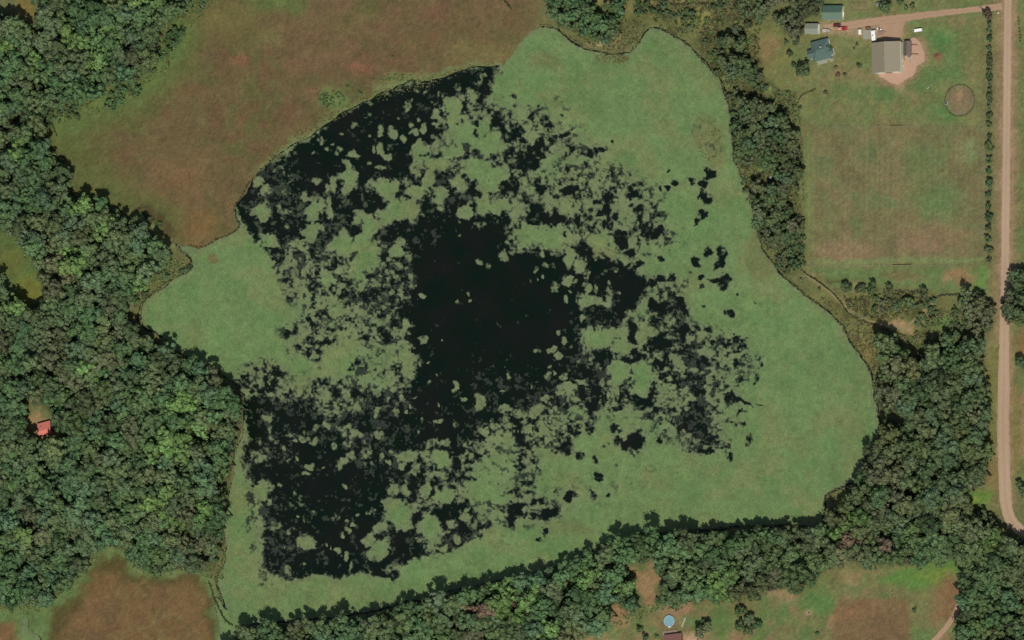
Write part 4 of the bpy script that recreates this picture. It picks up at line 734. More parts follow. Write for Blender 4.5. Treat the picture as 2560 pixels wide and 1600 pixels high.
# ------------------------------------------------------------------ single trees and bushes
def lone(kind, px, py, r, tone, label, meshes, cat='tree', group=None, **k): return tree(kind, px, py, r, tone, label, cat, group, meshes, **k)
lone('broadleaf_tree', 2008, 174, 4.6, 'dark green', 'broad dark tree on the lawn south-west of the teal-roofed house', BROAD, lift=.7)
lone('broadleaf_tree', 1985, 163, 1.8, 'dark green', 'small dark tree touching the west side of the broad lawn tree', BROAD, lift=.8)
lone('broadleaf_tree', 1991, 103, 2.6, 'olive green', 'round dark tree west of the teal house, nearest its shadow', BROAD, lift=.9)
lone('broadleaf_tree', 1966, 106, 2.0, 'mid green', 'small tree west of the round dark tree beside the house', LOOSE, lift=.9)
lone('broadleaf_tree', 1974, 133, 2.0, 'dark green', 'small dark tree alone on the grass west of the house', BROAD, lift=.8)
lone('shrub', 2087, 169, 1.6, 'rusty red', 'small brown bush south-east of the teal house', BUSH, 'bush', lift=.35)
lone('shrub', 2096, 187, 2.0, 'rusty red', 'western half of the brown bush pair south of the house', BUSH, 'bush', lift=.35)
lone('shrub', 2111, 186, 1.9, 'grey-brown', 'eastern half of the brown bush pair south of the house', BUSH, 'bush', lift=.35)
lone('conifer_tree', 2147, 164, 1.7, 'dark green', 'small dark spruce on the lawn west of the grey barn', SPIRE, zk=.8, lift=.2)
lone('shrub', 2143, 110, 1.3, 'dark green', 'low green bush on the lawn between house and barn', LOOSE, 'bush', lift=.4)
lone('shrub', 2135, 120, .9, 'mid green', 'tiny pale bush on the lawn between house and barn', LOOSE, 'bush', lift=.4)
lone('conifer_tree', 2073, 117, 1.9, 'dark green', 'dark spruce shading the east gable of the teal house', SPIRE, zk=.9, lift=.2)
lone('shrub', 2078, 143, 1.2, 'dark green', 'dark bush at the south-east corner of the teal house', LOOSE, 'bush', lift=.4)
lone('broadleaf_tree', 2214, 20, 4.0, 'olive green', 'spreading tree north of the driveway by the small shed', BROAD, lift=.7)
lone('broadleaf_tree', 2250, 5, 2.4, 'dark green', 'small tree at the top edge north of the driveway', BROAD, lift=.7)
lone('broadleaf_tree', 2266, 21, 1.8, 'mid green', 'loose bush-like tree east of the spreading tree by the driveway', LOOSE, lift=.6)
lone('broadleaf_tree', 2282, 16, 2.2, 'olive green', 'pale tree furthest east of those north of the driveway', LOOSE, lift=.6)
lone('shrub', 2064, 231, 1.7, 'dark green', 'round bush at the north-west corner of the paddock', BUSH, 'bush', lift=.3)
lone('shrub', 2000, 268, 1.8, 'mid green', 'low bush on the grass west of the paddock fence', BUSH, 'bush', lift=.3)
lone('shrub', 1969, 232, 2.1, 'olive green', 'bush on the bank west of the paddock corner', BUSH, 'bush', lift=.3)
lone('broadleaf_tree', 1984, 660, 3.6, 'dark green', 'round dark tree alone at the south-west corner of the paddock', BROAD, lift=.8)
lone('shrub', 2002, 698, 1.7, 'grey-brown', 'brown bush below the round tree by the paddock corner', BUSH, 'bush', lift=.3)
lone('shrub', 2048, 720, 1.5, 'olive green', 'low bush on the bank beside the curving footpath', BUSH, 'bush', lift=.3)
for k, (x, y, r, t) in enumerate([(2117,718,3.0,'dark green'),(2150,722,2.6,'grey-brown'),(2180,716,3.3,'dark green'),(2222,722,2.8,'olive green')]):
    lone('broadleaf_tree', x, y, r, t, f'{["westernmost","second from the west","third from the west","easternmost"][k]} tree of the hedgerow along the south paddock fence', BROAD, group='hedgerow trees south of the paddock', lift=.9)
lone('broadleaf_tree', 2308, 732, 3.3, 'grey-brown', 'lone grey tree in the hedgerow north of the sandy patch', BROAD, lift=.8)
lone('broadleaf_tree', 2268, 758, 3.4, 'olive green', 'round tree on the scrub just north of the sandy patch', BROAD, lift=.9)
lone('shrub', 2236, 776, 2.2, 'grey-brown', 'bush on the west rim of the sandy patch', BUSH, 'bush', lift=.4)
lone('broadleaf_tree', 2222, 862, 5.0, 'blue-green', 'large round tree at the north-west tip of the eastern woods', BROAD, lift=1.1)
lone('broadleaf_tree', 2552, 906, 3.8, 'dark green', 'dark tree at the right edge east of the straight road', BROAD, lift=1.1)
lone('broadleaf_tree', 2557, 1224, 4.2, 'mid green', 'tree at the right edge above the road bend', BROAD, lift=1.0)
lone('broadleaf_tree', 2522, 792, 4.0, 'grey-brown', 'grey tree leaning over the road south of the treeline', BROAD, lift=1.0)
lone('conifer_tree', 1600, 1574, 2.4, 'dark green', 'tall dark spruce west of the round pool', SPIRE, lift=.3)
lone('broadleaf_tree', 1614, 1592, 2.3, 'olive green', 'small leafy tree at the foot of the tall spruce', BROAD, lift=.6)
lone('shrub', 1640, 1590, 1.7, 'grey-brown', 'small brown bush west of the red farmhouse', BUSH, 'bush', lift=.3)
lone('broadleaf_tree', 1756, 1574, 4.6, 'grey-brown', 'broad tree east of the red farmhouse', BROAD, lift=.9)
lone('conifer_tree', 1760, 1552, 2.0, 'dark green', 'dark spruce behind the broad tree east of the farmhouse', SPIRE, zk=.8, lift=.3)
for k, (x, y, r, t) in enumerate([(1850,1530,3.2,'olive green'),(1872,1550,3.6,'grey-brown'),(1852,1566,3.4,'olive green'),(1893,1562,3.0,'dark green'),(1872,1578,3.0,'grey-brown')]):
    lone('broadleaf_tree', x, y, r, t, f'{["northernmost","north-eastern","western","easternmost","southernmost"][k]} tree of the clump on the south lawn', BROAD, group='clump on the south lawn', lift=.9)
lone('shrub', 2285, 1524, 1.9, 'dark green', 'dark bush at the east rim of the brown field', BUSH, 'bush', lift=.3)
lone('shrub', 2041, 1585, 1.8, 'dark green', 'dark bush at the west rim of the brown field', BUSH, 'bush', lift=.3)
lone('shrub', 2174, 1420, 1.5, 'grey-brown', 'low brown bush on the grass below the south-eastern woods', BUSH, 'bush', lift=.3)
lone('broadleaf_tree', 2022, 1452, 4.0, 'dark green', 'dark tree jutting from the woods north of the fire ring', BROAD, lift=1.1)
lone('conifer_tree', 340, 1380, 3.4, 'dark green', 'dark spruce at the head of the small bog', SPIRE, zk=.8, lift=.4)
lone('broadleaf_tree', 18, 60, 4.2, 'blue-green', 'pale blue-green tree west of the grassy lane', BROAD, lift=1.2)
# bushes standing on the marsh and its rims
for k, (x, y, r, t, lab) in enumerate([(812,258,1.8,'dark green','westernmost dark bush of the green thicket on the marsh edge'),(830,247,1.6,'mid green','middle bush of the green thicket on the marsh edge'),(846,233,1.5,'mid green','northern bush of the green thicket on the marsh edge'),(868,215,1.3,'dark green','dark bush just north of the marsh thicket'),(934,198,1.0,'grey-brown','tiny brown bush on the marsh above the dark water'),(981,141,1.0,'dark green','tiny dark bush alone on the middle of the marsh'),(900,234,1.8,'grey-brown','grey bush between marsh thicket and dark water'),(372,548,2.4,'grey-brown','bush at the south end of the grass bank by the marsh'),(399,560,2.0,'dark green','dark bush beside the marsh ditch')]):
    lone('shrub', x, y, r, t, lab, BUSH, 'bush', lift=.3)
# the row of young trees by the road
ROW = [(2470,36),(2473,62),(2473,78),(2475,97),(2474,122),(2473,139),(2474,152),(2475,163),(2473,178),(2473,192),(2474,207),(2476,224),(2474,240),(2475,252),(2472,268),(2474,289),(2473,312),(2472,342),(2474,368),(2474,402),(2474,429),(2475,456),(2472,486),(2472,516),(2472,543),(2473,570),(2470,598),(2471,626),(2471,651)]
WORDS = ['first','second','third','fourth','fifth','sixth','seventh','eighth','ninth','tenth','eleventh','twelfth','thirteenth','fourteenth','fifteenth','sixteenth','seventeenth','eighteenth','nineteenth','twentieth','twenty-first','twenty-second','twenty-third','twenty-fourth','twenty-fifth','twenty-sixth','twenty-seventh','twenty-eighth']
for k, (x, y) in enumerate(ROW):
    lab = 'southernmost young tree of the row beside the dirt road' if k == len(ROW) - 1 else f'{WORDS[k]} young tree from the driveway in the row beside the dirt road'
    tree('young_tree', x, y, (q.uniform(1.9, 2.4) if k < 18 else q.uniform(2.4, 3.0)) if k else 3.2, 'rusty red' if k == 0 else q.choice(['grey-brown', 'olive green', 'dark green']), lab, 'tree', 'row of young trees beside the road', LOOSE if k % 3 else BROAD[:5], lift=.6)
for k, y in enumerate([44, 53, 62, 70, 78, 87, 95, 104]):
    tree('seedling', 2546 + k * .55, y, .85, 'dark green', f'{WORDS[k]} small dark seedling from the north in the row east of the road', 'seedling', 'row of seedlings east of the road', BUSH, lift=.3, trunk=False)

# ------------------------------------------------------------------ building materials
m_white = mat('white_paint', (.74, .74, .70), .5, .4, .04, 2); m_cream = mat('cream_siding', (.52, .49, .36), .6, .3, .06, 2)
m_greymetal = mat('grey_roof_metal', alb(140, 133, 112), .6, .3, .05, .5); m_darkmetal = mat('dark_roof_metal', alb(98, 91, 84), .6, .3, .08, .8)
m_teal = mat('teal_shingles', alb(86, 107, 101), .85, .2, .14, 1.1); m_green = mat('green_roof_metal', alb(100, 122, 106), .6, .3, .07, .6)
m_greyroof = mat('grey_shingles', alb(134, 140, 126), .85, .2, .08, 1.0); m_redroof = mat('red_roof_metal', alb(214, 128, 114), .5, .3, .05, .8); m_maroon = mat('maroon_shingles', alb(134, 96, 90), .85, .2, .10, 1.0)
m_wood = mat('weathered_wood', (.24, .19, .14), .9, .2, .2, 3); m_deck = mat('deck_boards', alb(146, 128, 112), .85, .2, .12, 2.5)
m_brownwall = mat('brown_siding', (.20, .12, .08), .8, .2, .1, 2); m_glass = mat('window_glass', (.02, .025, .03), .08, .6, 0, 1); m_black = mat('rubber', (.015, .015, .015), .9, .2, .1, 2)
m_concrete = mat('concrete', alb(150, 150, 134), .95, .1, .08, .7); m_steel = mat('galvanised_steel', (.42, .42, .40), .4, .5, .05, 3, metal=.6)
m_redcar = mat('red_paint', (.30, .035, .025), .3, .5, .03, 2, coat=.5); m_darkred = mat('dark_red_paint', (.09, .018, .014), .3, .5, .03, 2, coat=.5); m_orange = mat('orange_load', (.50, .30, .18), .8, .2, .15, 3)
m_tank = mat('tank_white', (.62, .64, .55), .5, .4, .04, 2); m_poolwater = mat('pool_water', (.17, .31, .35), .12, .5, .05, .6); m_pool = mat('pool_liner', (.30, .42, .46), .5, .3, .04, 2)
m_stone = mat('field_stone', (.36, .33, .29), .95, .1, .2, 4); m_pale = mat('pale_trailer_paint', alb(176, 168, 156), .5, .4, .06, 2); m_soil = mat('red_soil', alb(124, 94, 72), .95, .1, .12, 1.5, bump=.3); m_ring = mat('dark_pen_rails', (.08, .072, .052), .8, .2, .1, 3); m_rust = mat('rusty_steel', (.20, .10, .06), .8, .3, .2, 3)

def frame(NW, NE, SE, SW, z):
    a, b_, c_, d_ = (at(*p, z) for p in (NW, NE, SE, SW))
    ctr = (a + b_ + c_ + d_) / 4; u = ((b_ - a) + (c_ - d_)) / 2; v = ((a - d_) + (b_ - c_)) / 2
    return ctr, u.length, v.length, math.atan2(u.y, u.x)
def part_box(name, m, parent, cx, cy, z0, sx, sy, sz, **k): return MB().box(cx, cy, z0, sx, sy, sz, **k).obj(name, m, parent)
def window(parent, x, y, z, w, h, face):         # glass with four rails and a sill, on the wall facing x+, y-, ...
    s = {'E': (1, 0), 'W': (-1, 0), 'S': (0, -1), 'N': (0, 1)}[face]
    ex = lambda t, d: (d, t) if s[0] else (t, d)
    f = MB()
    for (o, zz, ww, hh) in ((0, z - .06, w + .2, .08), (0, z + h - .02, w + .2, .08), (-w / 2 - .04, z, .08, h), (w / 2 + .04, z, .08, h), (0, z, .05, h)):
        sx, sy = ex(ww, .07); f.box(x + s[0] * .04 + (0 if s[0] else o), y + s[1] * .04 + (o if s[0] else 0), zz, sx, sy, hh)
    fr = f.obj('window', m_white, parent)
    sx, sy = ex(w, .03); part_box('pane', m_glass, fr, x + s[0] * .02, y + s[1] * .02, z + .02, sx, sy, h - .04)
    sx, sy = ex(w + .3, .16); part_box('sill', m_white, fr, x + s[0] * .09, y + s[1] * .09, z - .14, sx, sy, .07)
def door(parent, x, y, w, h, face, m, name='door'):
    s = {'E': (1, 0), 'W': (-1, 0), 'S': (0, -1), 'N': (0, 1)}[face]
    sx, sy = (.06, w) if s[0] else (w, .06)
    d = part_box(name, m, parent, x + s[0] * .035, y + s[1] * .035, .02, sx, sy, h)
    part_box('handle', m_steel, d, x + s[0] * .1 + (0 if s[0] else w * .38), y + s[1] * .1 + (w * .38 if s[0] else 0), 1.0, .06, .06, .14)
    return d
def gable(name, label, cat, corners, eave, rise, axis, wallm, roofm, over=.35, ridge_off=0.0, roofm2=None, seams=0):
    ctr, Lx, Ly, a = frame(*corners, eave)
    root = empty(name, (ctr.x, ctr.y, 0), a, label, cat)
    wx, wy = Lx / 2 - over, Ly / 2 - over
    if axis == 'y':
        k = (Lx / 2 + ridge_off); hw = eave + (rise) * over / (Lx / 2) - .06
        prof = [(-wx, 0), (wx, 0), (wx, hw), (ridge_off, eave + rise - .12), (-wx, hw)]; MB().extr(prof, 'y', -wy, wy).obj('wall', wallm, root)
        sl = ((-Lx / 2, ridge_off, roofm2 or roofm), (Lx / 2, ridge_off, roofm))
        for e, r_, m in sl:
            MB().extr([(e, eave), (r_, eave + rise), (r_, eave + rise + .1), (e, eave + .1)], 'y', -Ly / 2, Ly / 2).obj('roof_slope', m, root)
        MB().cyl((ridge_off, -Ly / 2, eave + rise + .1), (ridge_off, Ly / 2, eave + rise + .1), .14, seg=6).obj('ridge_cap', roofm, root)
        if seams:
            for e, r_, m in sl:
                mb = MB(); n_ = int(Ly / seams)
                for i in range(1, n_):
                    y = -Ly / 2 + Ly * i / n_; mb.extr([(e, eave + .1), (r_, eave + rise + .1), (r_, eave + rise + .16), (e, eave + .16)], 'y', y - .03, y + .03)
                o = mb.obj('roof_ribs', m, root); o['kind'] = 'stuff'
    else:
        hw = eave + rise * over / (Ly / 2) - .06
        prof = [(-wy, 0), (wy, 0), (wy, hw), (ridge_off, eave + rise - .12), (-wy, hw)]; MB().extr(prof, 'x', -wx, wx).obj('wall', wallm, root)
        for e, m in ((-Ly / 2, roofm), (Ly / 2, roofm2 or roofm)):
            MB().extr([(e, eave), (ridge_off, eave + rise), (ridge_off, eave + rise + .1), (e, eave + .1)], 'x', -Lx / 2, Lx / 2).obj('roof_slope', m, root)
        MB().cyl((-Lx / 2, ridge_off, eave + rise + .1), (Lx / 2, ridge_off, eave + rise + .1), .12, seg=6).obj('ridge_cap', roofm, root)
    return root, wx, wy, Lx, Ly

# the big barn
b_, wx, wy, Lx, Ly = gable('barn', 'large grey metal barn with a cream east wall and gravel apron', 'barn', ((2175.5,107),(2249.4,103),(2253,178.5),(2183,183.5)), 5.6, 2.8, 'y', m_cream, m_greymetal, .3, roofm2=m_greymetal, seams=1.0)
for x in (-5.2, 0, 5.2): door(b_, x, -wy, 3.8, 3.4, 'S', m_white if x else m_darkmetal, 'sliding_door')
for y in (-5.5, -2.0): window(b_, wx, y, 1.4, 1.2, 1.0, 'E')
MB().cyl((-.6, 0, 7.9), (-.6, 0, 8.9), .28, seg=10).cyl((-.6, 0, 8.9), (-.6, 0, 9.1), .42, .2, seg=10).obj('roof_vent', m_steel, b_)
part_box('gutter', m_cream, b_, Lx / 2 + .09, 0, 5.5, .16, Ly, .14)
# horse shed on its east side
s_, wx, wy, Lx, Ly = gable('horse_shed', 'narrow dark-roofed shed standing along the east wall of the barn', 'shed', ((2258.5,102.5),(2275.6,102),(2276.4,139),(2259.8,139)), 2.7, .9, 'y', m_brownwall, m_darkmetal, .25)
for y in (-2.6, .4, 3.2): door(s_, wx, y, 1.4, 2.1, 'E', m_wood, 'stall_door')
def rail_panel(name, p, qn, label, h=1.4, rails=4, m=m_rust, posts=2):
    a = at(*p, 0); c = at(*qn, 0); d = c - a; L_ = d.length
    root = empty(name, a, math.atan2(d.y, d.x), label, 'fence panel')
    for i in range(posts): MB().cyl((L_ * i / (posts - 1), 0, -.1), (L_ * i / (posts - 1), 0, h + .1), .09, seg=6).obj('post', m, root)
    for i in range(rails): MB().box(L_ / 2, 0, .3 + (h - .35) * i / (rails - 1), L_, .06, .12).obj('rail', m, root)
    return root
rail_panel('corral_panel', (2277,112), (2294,113.5), 'northern steel corral panel running east from the horse shed', posts=4)
rail_panel('corral_panel', (2278,135.5), (2297,136.5), 'southern steel corral panel running east from the horse shed', posts=4)
rail_panel('corral_panel', (2276.5,143), (2277.5,155), 'short pale corral panel south of the horse shed', m=m_pale, posts=3)
# a rail lying in the fence gap
for (x0, x1, y, lab) in ((2226,2257,315,'dark timber gate in the north fence of the paddock'), (2233,2278,663,'dark timber gate in the south fence of the paddock')):
    g = rail_panel('timber_gate', (x0, y), (x1, y - .6), lab, 1.3, 5, m_wood, 4); g['category'] = 'gate'
# feed trough by the shed
def trough(px, py, rz, label, L_=2.0, w=.8, m=m_tank, cat='trough'):
    t = empty('trough', at(px, py, 0), rz, label, cat)
    b0 = MB()
    for (x, y, sx, sy) in ((0, w / 2, L_, .08), (0, -w / 2, L_, .08), (L_ / 2, 0, .08, w - .08), (-L_ / 2, 0, .08, w - .08)): b0.box(x, y, .02, sx, sy, .62)
    b0.obj('tub', m, t); part_box('water', m_glass, t, 0, 0, .06, L_ - .1, w - .1, .42)
trough(2274, 142.5, .05, 'white trough at the south end of the horse shed')
trough(2366, 258, 1.2, 'white water trough on the west rim of the round pen', 1.8, 1.3)
trough(2320, 219, .9, 'pale trough on the grass between barn and round pen', 1.7, .7)
# teal-roofed house
H = [(2024,106),(2069,95.5),(2080,144),(2036,157)]
ctr, Lx, Ly, a = frame(*H, 2.9)
h_ = empty('house', (ctr.x, ctr.y, 0), a, 'house with a teal cross-hipped roof west of the barn', 'house')
wx, wy = Lx / 2 - .45, Ly / 2 - .45
part_box('wall', m_white, h_, 0, 0, 0, wx * 2, wy * 2, 2.95)
def hip(name, m, x0, x1, y0, y1, z, rise, inset, parent):
    mb = MB(); yc = (y0 + y1) / 2; A = (x0, y0, z); B = (x1, y0, z); C_ = (x1, y1, z); D = (x0, y1, z); E = (x0 + inset, yc, z + rise); F_ = (x1 - inset, yc, z + rise)
    for f in ((A, B, F_, E), (C_, D, E, F_), (B, C_, F_), (D, A, E), (D, C_, B, A)): mb.quad(*f)
    return mb.obj(name, m, parent)
hip('roof', m_teal, -Lx / 2, Lx / 2, -Ly / 2, Ly / 2, 2.97, 2.3, 3.6, h_)
# wings
part_box('wing_wall', m_white, h_, -Lx / 2 - .7, -.8, 0, 3.6, 5.0, 2.8)
MB().extr([(-3.6, 2.82), (2.0, 2.82), (-.8, 4.5)], 'x', -Lx / 2 - 2.9, -.6).obj('wing_roof', m_teal, h_)
part_box('porch_wall', m_white, h_, Lx / 2 + .1, -2.2, 0, 2.0, 3.8, 2.6)
MB().extr([(-4.4, 2.62), (0.0, 2.62), (-2.2, 4.0)], 'x', 0.5, Lx / 2 + 1.5).obj('porch_roof', m_teal, h_)
MB().box(1.2, 1.4, 4.4, .8, .8, 1.7).obj('chimney', m_stone, h_)
for x in (-3, 0, 3): window(h_, x, -wy, 1.0, 1.2, 1.1, 'S')
for y in (1.0, 3.2): window(h_, wx, y, 1.0, 1.1, 1.1, 'E')
door(h_, 4.4, -wy, 1.0, 2.1, 'S', m_brownwall)
part_box('front_step', m_concrete, h_, 4.4, -wy - 1.0, 0, 2.4, 1.7, .22); part_box('patio', m_concrete, h_, -1.5, -wy - 1.2, 0, 6.5, 1.6, .08)
# green roofed shed, grey garage
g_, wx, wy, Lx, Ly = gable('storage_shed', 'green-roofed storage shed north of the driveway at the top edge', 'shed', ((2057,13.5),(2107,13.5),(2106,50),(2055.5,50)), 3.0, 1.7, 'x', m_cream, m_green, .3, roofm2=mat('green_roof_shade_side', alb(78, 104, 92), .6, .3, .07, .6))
for x in (-3.5, 0, 3.5): door(g_, x, -wy, 2.6, 2.4, 'S', m_white, 'overhead_door')
window(g_, wx, 0, 1.2, 1.2, .9, 'E')
g_, wx, wy, Lx, Ly = gable('garage', 'grey-roofed garage with a white east front beside the parked boat', 'garage', ((2014,58.5),(2046,58.5),(2046,85),(2011,85)), 3.1, 1.3, 'x', m_white, m_greyroof, .3)
for y in (-1.6, 1.6): door(g_, wx, y, 2.7, 2.3, 'E', m_tank, 'overhead_door')
window(g_, 0, -wy, 1.1, 1.2, .9, 'S')
# small board shed under the spreading tree
g_, wx, wy, Lx, Ly = gable('garden_shed', 'small weathered shed under the spreading tree north of the driveway', 'shed', ((2192,6),(2206,6),(2206,16),(2192,16)), 2.2, .8, 'x', m_wood, m_greyroof, .2)
door(g_, 0, -wy, 1.0, 1.9, 'S', m_brownwall)
# kitchen garden fence
gd = empty('garden_fence', at(2150,17,0), 0, 'low garden fence enclosing a bare bed north of the driveway', 'fence')
o0 = at(2150,17,0)
GC = [at(2129,9,0)-o0, at(2168,7,0)-o0, at(2169,26,0)-o0, at(2129,28,0)-o0]
for i in range(4):
    p, r2 = GC[i], GC[(i+1)%4]
    for k in range(4): c = p.lerp(r2, k/4); MB().cyl((c.x,c.y,-.1),(c.x,c.y,1.2),.08,seg=6).obj('post', m_wood, gd)
    for z in (.5, 1.05): MB().cyl((p.x,p.y,z),(r2.x,r2.y,z),.05,seg=4).obj('rail', m_wood, gd)
# red cabin in the western woods
c_, wx, wy, Lx, Ly = gable('cabin', 'cabin with a bright red metal roof in the western woods', 'cabin', ((93,1058.5),(123,1053),(133,1079),(99,1091)), 3.0, 1.9, 'x', m_brownwall, m_redroof, .4, ridge_off=-1.2)
window(c_, wx, 0, 1.1, 1.2, 1.0, 'E'); door(c_, 1.0, -wy, 1.0, 2.0, 'S', m_redcar)
MB().box(-1.8, .8, 4.2, .5, .5, 1.2).obj('chimney', m_stone, c_)
# red farmhouse in the south, its deck and pool
f_, wx, wy, Lx, Ly = gable('farmhouse', 'maroon-roofed farmhouse at the bottom edge behind a grey deck', 'house', ((1657,1588),(1700,1583),(1712,1636),(1668,1642)), 3.0, 2.2, 'x', m_brownwall, m_maroon, .4)
window(f_, -2, wy, 1.1, 1.3, 1.1, 'N'); door(f_, 2, wy, 1.0, 2.0, 'N', m_white)
dk = empty('deck', at(1676,1582,0), f_.rotation_euler.z, 'grey board deck on the north side of the maroon farmhouse', 'deck')
for i in range(9): MB().box(0, -1.1 + .27 * i, .5, 9.8, .25, .05).obj('board', m_deck, dk)
for x in (-4.6, -1.5, 1.5, 4.6): MB().box(x, 1.15, 0, .14, .14, 1.5).obj('post', m_wood, dk)
MB().box(0, 1.15, 1.5, 9.6, .12, .08).obj('handrail', m_wood, dk)
ch = empty('garden_chair', at(1666,1587,0.55), .6, 'white garden chair on the grey deck', 'chair')
part_box('seat', m_white, ch, 0, 0, .40, .6, .6, .06); part_box('backrest', m_white, ch, 0, .3, .46, .6, .06, .55)
for x in (-.25, .25):
    for y in (-.25, .25): part_box('leg', m_white, ch, x, y, 0, .06, .06, .40)
pl = empty('swimming_pool', at(1674.6,1552.5,0), 0, 'round blue above-ground pool north of the maroon farmhouse', 'pool')
def ring(name, m, parent, r0, r1, z0, z1, seg=32, c=(0, 0)):
    mb = MB(); n_ = seg
    for k in range(n_):
        a0, a1 = 6.28319 * k / n_, 6.28319 * (k + 1) / n_
        p = lambda r, a, z: (c[0] + r * math.cos(a), c[1] + r * math.sin(a), z)
        mb.quad(p(r1, a0, z0), p(r1, a1, z0), p(r1, a1, z1), p(r1, a0, z1)).quad(p(r0, a1, z0), p(r0, a0, z0), p(r0, a0, z1), p(r0, a1, z1)).quad(p(r0, a0, z1), p(r1, a0, z1), p(r1, a1, z1), p(r0, a1, z1))
    return mb.obj(name, m, parent)
ring('pool_wall', m_pool, pl, 3.1, 3.25, 0, 1.25); ring('rim', m_pool, pl, 3.02, 3.38, 1.252, 1.33)
MB().cyl((0, 0, .02), (0, 0, 1.0), 3.09, seg=32).obj('water', m_poolwater, pl)
MB().box(.3, -3.65, 0, 1.3, .5, 1.45).obj('pool_steps', m_white, pl)
bw = empty('plank_walk', at(1709,1556,0), math.radians(66), 'pale plank walkway between the pool and the broad tree', 'walkway')
for i in range(12): MB().box(-2.6 + i * .48, 0, .02, .42, 1.0, .06).obj('plank', m_pale, bw)
# fire rings, soil heap
for (x, y, lab) in ((2022.5,1531,'stone fire ring on the lawn west of the brown field'), (1745,1597,'stone ring beside the farmhouse yard')):
    fr = empty('fire_ring', at(x, y, 0), 0, lab, 'fire pit')
    for k in range(12):
        s0 = MB().box(0, 0, -.05, .5, .34, .34, taper=.75).obj('stone', m_stone, fr); s0.location = (1.1 * math.cos(k * .5236), 1.1 * math.sin(k * .5236), 0); s0.rotation_euler = (0, 0, k * .5236 + 1.57 + q.uniform(-.2, .2))
    MB().cyl((0, 0, 0), (0, 0, .08), .85, .7, seg=12).obj('ash_bed', m_soil, fr)
hp = empty('soil_heap', at(2343,140,0), 0, 'low reddish soil heap on the grass east of the barn', 'soil heap')
mb = MB(); 
for k in range(16):
    for j in range(4):
        P_ = lambda kk, jj: ((2.6 - .62 * jj) * math.cos(.3927 * kk) * (1 + .1 * math.sin(kk * 2.1)), (2.2 - .52 * jj) * math.sin(.3927 * kk), -.05 + .24 * jj * (1 + .25 * math.sin(kk * 1.7)))
        mb.quad(P_(k, j), P_(k + 1, j), P_(k + 1, j + 1), P_(k, j + 1))
mb.obj('mound', m_soil, hp)
for k in range(5): MB().box(q.uniform(-1.2, 1.2), q.uniform(-1, 1), .5, .4, .35, .4, taper=.6).obj('clod', m_soil, hp)
# round pen of steel panels
rp = empty('round_pen', at(2401,252,0), 0, 'round livestock pen of steel rails by the row of young trees', 'pen')
RPX = (at(2438,252,0) - at(2364,252,0)).length / 2
for k in range(24):
    a = 6.28319 * k / 24; a1 = 6.28319 * (k + 1) / 24; p0 = (RPX * math.cos(a), RPX * math.sin(a)); p1 = (RPX * math.cos(a1), RPX * math.sin(a1))
    pn = MB().cyl((*p0, -.1), (*p0, 1.75), .06, seg=6).obj('panel', m_ring, rp)
    mb = MB()
    for z in (.3, .65, 1.0, 1.35, 1.68): mb.cyl((*p0, z), (*p1, z), .034, seg=5)
    o = mb.obj('rails', m_ring, pn); o['kind'] = 'stuff'
# wire fences round the paddock
def wire_fence(pts, label, step=3.4):
    a = at(*pts[0], 0); root = empty('wire_fence', a, 0, label, 'fence'); k0 = None
    for p, r2 in zip(pts, pts[1:]):
        A, B = at(*p, 0) - a, at(*r2, 0) - a; n_ = max(1, int((B - A).length / step))
        for k in range(n_):
            c = A.lerp(B, k / n_)
            if k0 is None: o = MB().cyl((0, 0, -.2), (0, 0, 1.4), .06, seg=6).obj('post', m_wood, root, c); k0 = o
            else: o = k0.copy(); COL.objects.link(o); o.location = c; o.parent = root
        for z in (.5, .9, 1.3):
            MB().cyl((A.x, A.y, z), (B.x, B.y, z), .010, seg=4).obj('wire', m_steel, root)
wire_fence([(2036,316),(2130,316.5),(2225,315.5)], 'post and wire fence along the north-west side of the paddock'); wire_fence([(2258,315),(2360,317),(2456,319)], 'post and wire fence along the north-east side of the paddock')
wire_fence([(2456,60),(2457,319),(2457,660)], 'post and wire fence between the paddock and the row of young trees'); wire_fence([(2026,664),(2130,664),(2232,663.5)], 'post and wire fence along the south-west side of the paddock'); wire_fence([(2279,662.5),(2380,663),(2457,663)], 'post and wire fence along the south-east side of the paddock')
wire_fence([(2008,345),(2006,520),(2012,610),(2026,664)], 'post and wire fence along the west side of the paddock'); wire_fence([(2090,726),(2160,727),(2240,728),(2305,731),(2345,742)], 'post and wire fence through the hedgerow south of the paddock'); wire_fence([(2345,741),(2400,736),(2446,735)], 'post and wire fence west of the road treeline')
# utility pole
up = empty('utility_pole', at(2464,33,0), 0, 'wooden utility pole where the driveway meets the road', 'utility pole')
MB().cyl((0, 0, -.3), (0, 0, 9.2), .17, .11, 8).obj('pole', m_pale, up); MB().box(0, 0, 8.4, 2.4, .12, .14).obj('crossarm', m_wood, up)
for x in (-1.0, 0, 1.0): MB().cyl((x, 0, 8.54), (x, 0, 8.8), .07, seg=6).obj('insulator', m_tank, up)
MB().cyl((.3, -.1, 7.0), (.3, -.1, 7.9), .26, seg=10).obj('transformer', m_steel, up)
mbx = empty('mailbox', at(2498,33,0), 0, 'white mailbox on a post at the end of the driveway', 'mailbox')
MB().box(0, 0, -.2, .14, .14, 1.2).obj('post', m_wood, mbx); MB().box(0, 0, 1.0, .9, .6, .55, taper=.85).obj('box', m_white, mbx)
# white crate among the lakeside trees
wc_ = empty('crate', at(1928,445,0), .4, 'small white crate on bare ground among the lakeside trees', 'crate')
MB().box(0, 0, .02, 1.6, 1.3, 1.0).obj('box', m_white, wc_); MB().box(0, 0, 1.022, 1.7, 1.4, .1).obj('lid', m_white, wc_)
